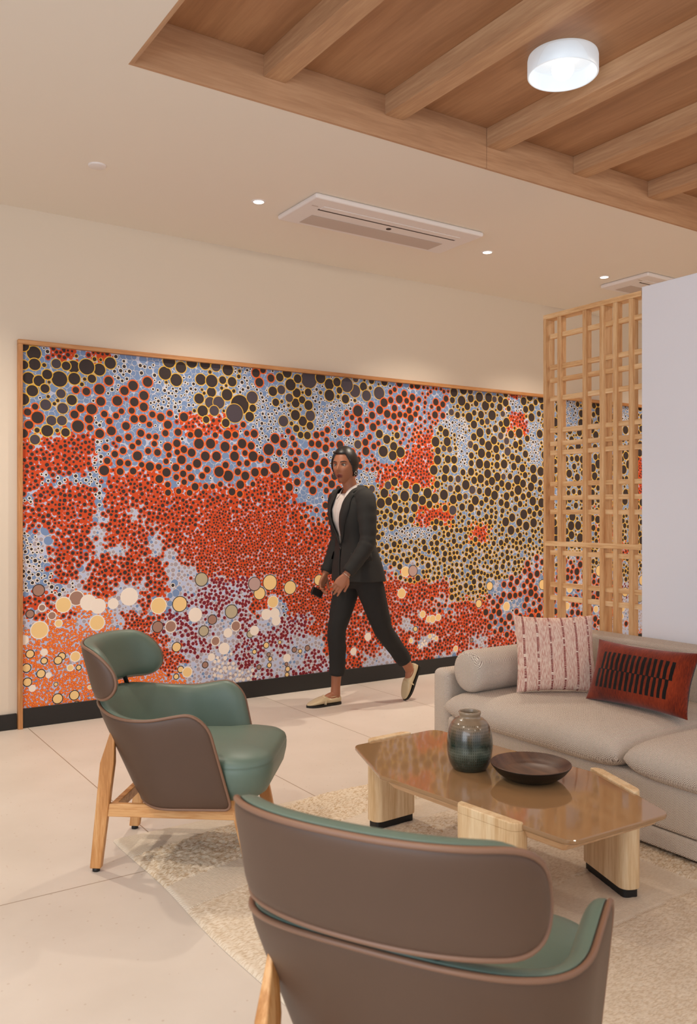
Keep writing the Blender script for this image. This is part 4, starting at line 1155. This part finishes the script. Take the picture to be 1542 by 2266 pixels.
        tube('lashes', [on_face(s * y, 0.006 + h, 0.0060) for y, h in ((0.019, 0.0), (0.026, 0.0035), (0.034, 0.0040), (0.043, 0.0))], 0.0016, hairm, P_)
    tube('lips', [on_face(y, -0.063 + 0.0015 * (abs(y) < 0.008), 0.0) for y in (-0.022, -0.014, -0.006, 0, 0.006, 0.014, 0.022)], [0.001, 0.0035, 0.0045, 0.004, 0.0045, 0.0035, 0.001], lipm, P_)
    tube('lips', [on_face(y, -0.0735, -0.001) for y in (-0.020, -0.012, -0.004, 0.004, 0.012, 0.020)], [0.001, 0.0045, 0.006, 0.006, 0.0045, 0.001], lipm, P_)

    # ---- hair pulled back into a low bun
    nt_, np_ = 160, 110; V, F = [], []
    def is_hair(th, ph):
        t = abs((th + PI) % (2 * PI) - PI)
        lim = R(38) if t < R(35) else (R(38) - (t - R(35)) * 1.25 if t < R(80) else R(-18) - (t - R(80)) * 0.5)
        return ph > max(lim, R(-42))
    idx = {}
    for j in range(np_ + 1):
        ph = -PI / 2 + PI * j / np_
        for i in range(nt_):
            th = 2 * PI * i / nt_; idx[(i, j)] = len(V)
            gr = 0.013 if is_hair(th, ph) else -0.004
            V.append(HM @ headpt(th, ph, gr))
    for j in range(np_):
        for i in range(nt_):
            k = (i + 1) % nt_
            q = [(i, j), (k, j), (k, j + 1), (i, j + 1)]
            if sum(is_hair(2 * PI * a / nt_, -PI / 2 + PI * b_ / np_) for a, b_ in q) >= 1: F.append(tuple(idx[x] for x in q))
    hair = mesh_obj('hair', V, F, hairm, P_)
    bc = Vector((-0.112, 0, -0.045))
    V, F = loft([(HM @ (bc + Vector((0, 0, 0.034 * math.sin(a)))), 0.033 * math.cos(a) + 1e-4, 0.038 * math.cos(a) + 1e-4, HM.to_3x3() @ Vector(X_), HM.to_3x3() @ Vector(Y_), 2) for a in [(-PI / 2 + PI * k / 14) for k in range(15)]], 24)
    mesh_obj('hair_bun', V, F, hairm, P_)
    for s in (-1, 1):
        c = HM @ Vector((0.002, s * 0.080, -0.046))
        tube('earring', [c + HM.to_3x3() @ Vector((0, 0, 0)) + Vector((0.010 * math.cos(a), 0, 0.010 * math.sin(a) - 0.004)) for a in [2 * PI * k / 14 for k in range(14)]], 0.0018, silver, P_, True, 6)

    # ---- shirt and collar
    V, F = torso(0.004, 1.395, [(1.000, 0.010, 0.098, 0.145), (1.070, 0.018, 0.086, 0.128), (1.140, 0.028, 0.092, 0.132), (1.220, 0.045, 0.108, 0.145), (1.290, 0.048, 0.108, 0.155), (1.350, 0.042, 0.090, 0.160), (1.395, 0.042, 0.068, 0.130)]); mesh_obj('shirt', V, F, shirt, P_)
    for s in (-1, 1):
        # collar leaf: a folded band from the nape round to a point on the chest
        A = [Vector((0.004, s * 0.030, 1.462)), Vector((0.030, s * 0.056, 1.462)), Vector((0.066, s * 0.058, 1.448)), Vector((0.098, s * 0.040, 1.425)), Vector((0.112, s * 0.018, 1.398))]
        B = [Vector((-0.008, s * 0.034, 1.425)), Vector((0.030, s * 0.074, 1.420)), Vector((0.075, s * 0.078, 1.400)), Vector((0.118, s * 0.066, 1.368)), Vector((0.146, s * 0.050, 1.345))]
        V = []; F = []
        for a, b_ in zip(A, B): V += [a, b_]
        for i in range(4): F.append((2 * i, 2 * i + 1, 2 * i + 3, 2 * i + 2))
        o = mesh_obj('shirt_collar', V, F, shirt, P_); m = o.modifiers.new('s', 'SOLIDIFY'); m.thickness = 0.004; m.offset = 0
        m = o.modifiers.new('ss', 'SUBSURF'); m.levels = 1; m.render_levels = 1
    tube('shirt_placket', [(0.128, 0, 1.365), (0.157, 0, 1.30), (0.162, 0, 1.23), (0.130, 0, 1.12)], (0.0015, 0.010), plain('shirt_placket_cloth', '#cfc4bd', 0.8), P_)

    # ---- blazer: open-fronted shell plus sleeves
    secs = [(0.822, -0.010, 0.150, 0.200), (0.860, -0.008, 0.146, 0.196), (0.930, -0.002, 0.138, 0.184), (1.000, 0.008, 0.122, 0.165), (1.060, 0.016, 0.110, 0.150), (1.120, 0.025, 0.112, 0.152), (1.190, 0.040, 0.122, 0.160),
            (1.260, 0.046, 0.127, 0.170), (1.320, 0.042, 0.118, 0.182), (1.360, 0.036, 0.102, 0.190), (1.390, 0.034, 0.085, 0.178), (1.412, 0.034, 0.072, 0.140), (1.432, 0.030, 0.062, 0.095), (1.446, 0.022, 0.052, 0.068)]
    sp = smooth_prof(secs, 4); SG = 96
    def vhalf(z):   # half width of the opening at height z
        if z < 1.055: return 0.0
        return 0.062 * min(1, (z - 1.055) / 0.24) ** 0.9 + (0.02 * max(0, (z - 1.36) / 0.06))
    V, F, rowsv = [], [], []
    for (z, c, rx, ry) in sp:
        row = []
        w_ = vhalf(z); a0 = math.asin(min(0.95, w_ / ry)) if w_ > 0 else 0.0
        drape = 0.004 * math.sin(9 * z)
        for k in range(SG + 1):
            a = a0 + (2 * PI - 2 * a0) * k / SG; ca, sa = math.cos(a), math.sin(a); e = 2 / 2.25
            fold = 0.003 * math.sin(a * 7 + z * 14) * (1 if z < 1.1 else 0.4)
            row.append(len(V)); V.append((c + math.copysign(abs(ca) ** e, ca) * (rx + fold), math.copysign(abs(sa) ** e, sa) * (ry + fold) + (0.012 * (1 if k == 0 else 0) if w_ == 0 else 0), z))
        rowsv.append(row)
    for r1, r2 in zip(rowsv, rowsv[1:]):
        for k in range(SG): F.append((r1[k], r1[k + 1], r2[k + 1], r2[k]))
    bz = mesh_obj('blazer', V, F, suit, P_); m = bz.modifiers.new('s', 'SOLIDIFY'); m.thickness = 0.005; m.offset = 1
    for nm, A in (('sleeve', LA), ('sleeve', RA)):
        pts = [(x, y * 0.985, z, r + (0.019 if i < 3 else 0.016)) for i, (x, y, z, r) in enumerate(A[:-2])]
        x, y, z, r = A[-2]; pts.append((x, y, z, 0.041)); 
        p2 = smooth_prof(pts, 6)
        V, F = tube_geo([q[:3] for q in p2], [q[3] + 0.0018 * math.sin(i * 1.7) for i, q in enumerate(p2)], False, 24)
        mesh_obj(nm, V, F, suit, bz)
    # lapels along both edges of the opening
    for s in (-1, 1):
        V, F = [], []
        n = 0
        for (z, c, rx, ry) in sp:
            if z < 1.05: continue
            w_ = vhalf(z); f = (z - 1.05) / (1.446 - 1.05)
            wid = 0.060 * math.sin(min(1, f * 1.25) * PI * 0.62) if f < 0.86 else 0.030
            if z > 1.34: wid = max(wid, 0.034)
            for t_, lift in ((0, 0.0075), (0.5, 0.012), (1, 0.009)):
                y = min(ry * 0.97, w_ + wid * t_); a = math.asin(min(0.999, (y / ry) ** (2.25 / 2)))
                x = c + (abs(math.cos(a)) ** (2 / 2.25)) * rx
                V.append((x + lift, s * (y + lift * 0.5 * t_), z))
            n += 1
        for i in range(n - 1):
            for k in range(2): F.append((i * 3 + k, i * 3 + k + 1, i * 3 + 3 + k + 1, i * 3 + 3 + k))
        o = mesh_obj('lapel', V, F, suit, bz); m = o.modifiers.new('s', 'SOLIDIFY'); m.thickness = 0.003; m.offset = 0
    for s in (-1, 1):
        V, F = loft([((0.0 + 0.01, 0, 0.985 + dz), 0.139 + g_, 0.184 + g_, X_, Y_, 2.25) for dz, g_ in ((-0.024, 0.0), (-0.022, 0.006), (0.022, -0.006), (0.024, -0.010))], 96, False)
        keep = []
        for f in F:
            c = sum((Vector(V[i]) for i in f), Vector()) / 4; ang = math.degrees(math.atan2(c.y * s, c.x))
            if 42 < ang < 88: keep.append(f)
        o = mesh_obj('pocket_flap', V, keep, suit, bz); m = o.modifiers.new('s', 'SOLIDIFY'); m.thickness = 0.003; m.offset = 1
    lathe('button', [(0.0005, 0.004), (0.009, 0.004), (0.010, 0.0)], sole, bz, 20)
    bpy.data.objects['button'].location = (0.138, 0.004, 1.035); bpy.data.objects['button'].rotation_euler = (0, R(90), 0)

    # ---- trousers
    def leg_cloth(A, cut, add):
        out = []
        for i, (x, y, z, r) in enumerate(A[:cut]): out.append((x, y, z, r + add[i]))
        return path(out, 22)
    tl = [leg_cloth(RL, 7, [0.014, 0.014, 0.014, 0.012, 0.010, 0.010, 0.018]), leg_cloth(LL, 7, [0.014, 0.014, 0.014, 0.013, 0.011, 0.011, 0.018])]
    pelvis = loft([((x, 0, z), a, b_, X_, Y_, 2.3) for z, x, a, b_ in ((0.775, -0.005, 0.075, 0.110), (0.81, -0.005, 0.105, 0.158), (0.86, -0.005, 0.124, 0.174), (0.92, 0, 0.122, 0.171), (1.0, 0.01, 0.104, 0.151), (1.03, 0.012, 0.098, 0.144))], 32)
    tr = remesh('trousers', [pelvis] + tl, 0.006, trous, P_, 4, 0.6)
    for v in tr.data.vertices:
        n3 = noise.noise(Vector((v.co.x * 9, v.co.y * 9, v.co.z * 22))); v.co += v.normal * 0.0045 * n3

    # ---- loafers
    def loafer(mtx):
        secs = [(0.000, 0.010, 0.030, 0.040), (0.006, 0.022, 0.030, 0.058), (0.030, 0.031, 0.030, 0.060), (0.060, 0.034, 0.030, 0.056), (0.095, 0.036, 0.030, 0.053), (0.118, 0.038, 0.030, 0.063), (0.145, 0.042, 0.030, 0.060), (0.175, 0.044, 0.028, 0.050), (0.205, 0.041, 0.024, 0.038), (0.230, 0.031, 0.020, 0.028), (0.245, 0.017, 0.018, 0.022), (0.250, 0.004, 0.016, 0.018)]
        sp_ = smooth_prof(secs, 3); V, F = [], []; n = 24
        for x, hw, _, h in sp_:
            for k in range(n):
                a = 2 * PI * k / n; ca, sa = math.cos(a), math.sin(a)
                yy = hw * math.copysign(abs(ca) ** 0.8, ca); zz = 0.012 + (h - 0.012) * (0.5 + 0.5 * math.copysign(abs(sa) ** 0.75, sa))
                V.append(mtx @ Vector((x, yy, zz)))
        m_ = len(sp_)
        for i in range(m_ - 1):
            for k in range(n):
                l = (k + 1) % n; F.append((i * n + k, i * n + l, (i + 1) * n + l, (i + 1) * n + k))
        F.append(tuple(range(n))); F.append(tuple((m_ - 1) * n + k for k in range(n)))
        up = mesh_obj('loafer', V, F, shoe, P_)
        V, F = [], []; hv = [(x, hw + 0.003) for x, hw, _, h in sp_]; hv[0] = (-0.003, 0.012); hv[-1] = (0.254, 0.006)
        for zi, z in enumerate((0.0, 0.014)):
            for x, hw in hv: V.append(mtx @ Vector((x, hw, z)))
            for x, hw in reversed(hv): V.append(mtx @ Vector((x, -hw, z)))
        q = 2 * len(hv); F = [tuple(range(q - 1, -1, -1)), tuple(range(q, 2 * q))] + [(i, (i + 1) % q, q + (i + 1) % q, q + i) for i in range(q)]
        mesh_obj('sole', V, F, sole, up, smooth=False)
        hb = bmesh.new(); add_box(hb, (-0.002, -0.026, -0.012), (0.055, 0.026, 0.002)); 
        # strap over the vamp
        pts = [(0.132 + 0.004 * math.cos(a), 0.0405 * math.cos(a), 0.014 + 0.0505 * math.sin(a)) for a in [PI * k / 12 for k in range(13)]]
        tube('shoe_strap', [mtx @ Vector(p) for p in pts], (0.002, 0.009), shoe, up, False, 8)
        hb.free()
        tube('shoe_opening_edge', [mtx @ Vector(p) for p in [(0.010 + 0.052 - 0.052 * math.cos(a) , 0.030 * math.sin(a), 0.0595 - 0.004 * (1 - math.cos(a)) * 0.5) for a in [2 * PI * k / 24 for k in range(24)]]], 0.0016, shoe, up, True, 6)
    loafer(MR); loafer(MLf)
    # bracelet, ring
    w_ = Vector((0.222, 0.203, 0.878)); D = Vector((0.62, -0.10, -0.78)).normalized(); a1 = D.orthogonal().normalized(); a2 = D.cross(a1)
    tube('bracelet', [w_ + D * 0.004 + a1 * 0.027 * math.cos(a) + a2 * 0.027 * math.sin(a) for a in [2 * PI * k / 20 for k in range(20)]], 0.0017, silver, P_, True, 6)
    return body
build_person()
# small dark clutch held in the far hand
bm = bmesh.new(); add_box(bm, (-0.045, -0.009, -0.026), (0.045, 0.009, 0.026))
o = bm_obj('clutch_bag', bm, plain('black_clutch_leather', '#140f0e', 0.4)); bevel(o, 0.006, 3)
o.location = (3.015, 4.93, 0.735); o.rotation_euler = (0, R(25), 0)
tag(o, 'small dark clutch held in the walking person\'s far hand', 'bag')
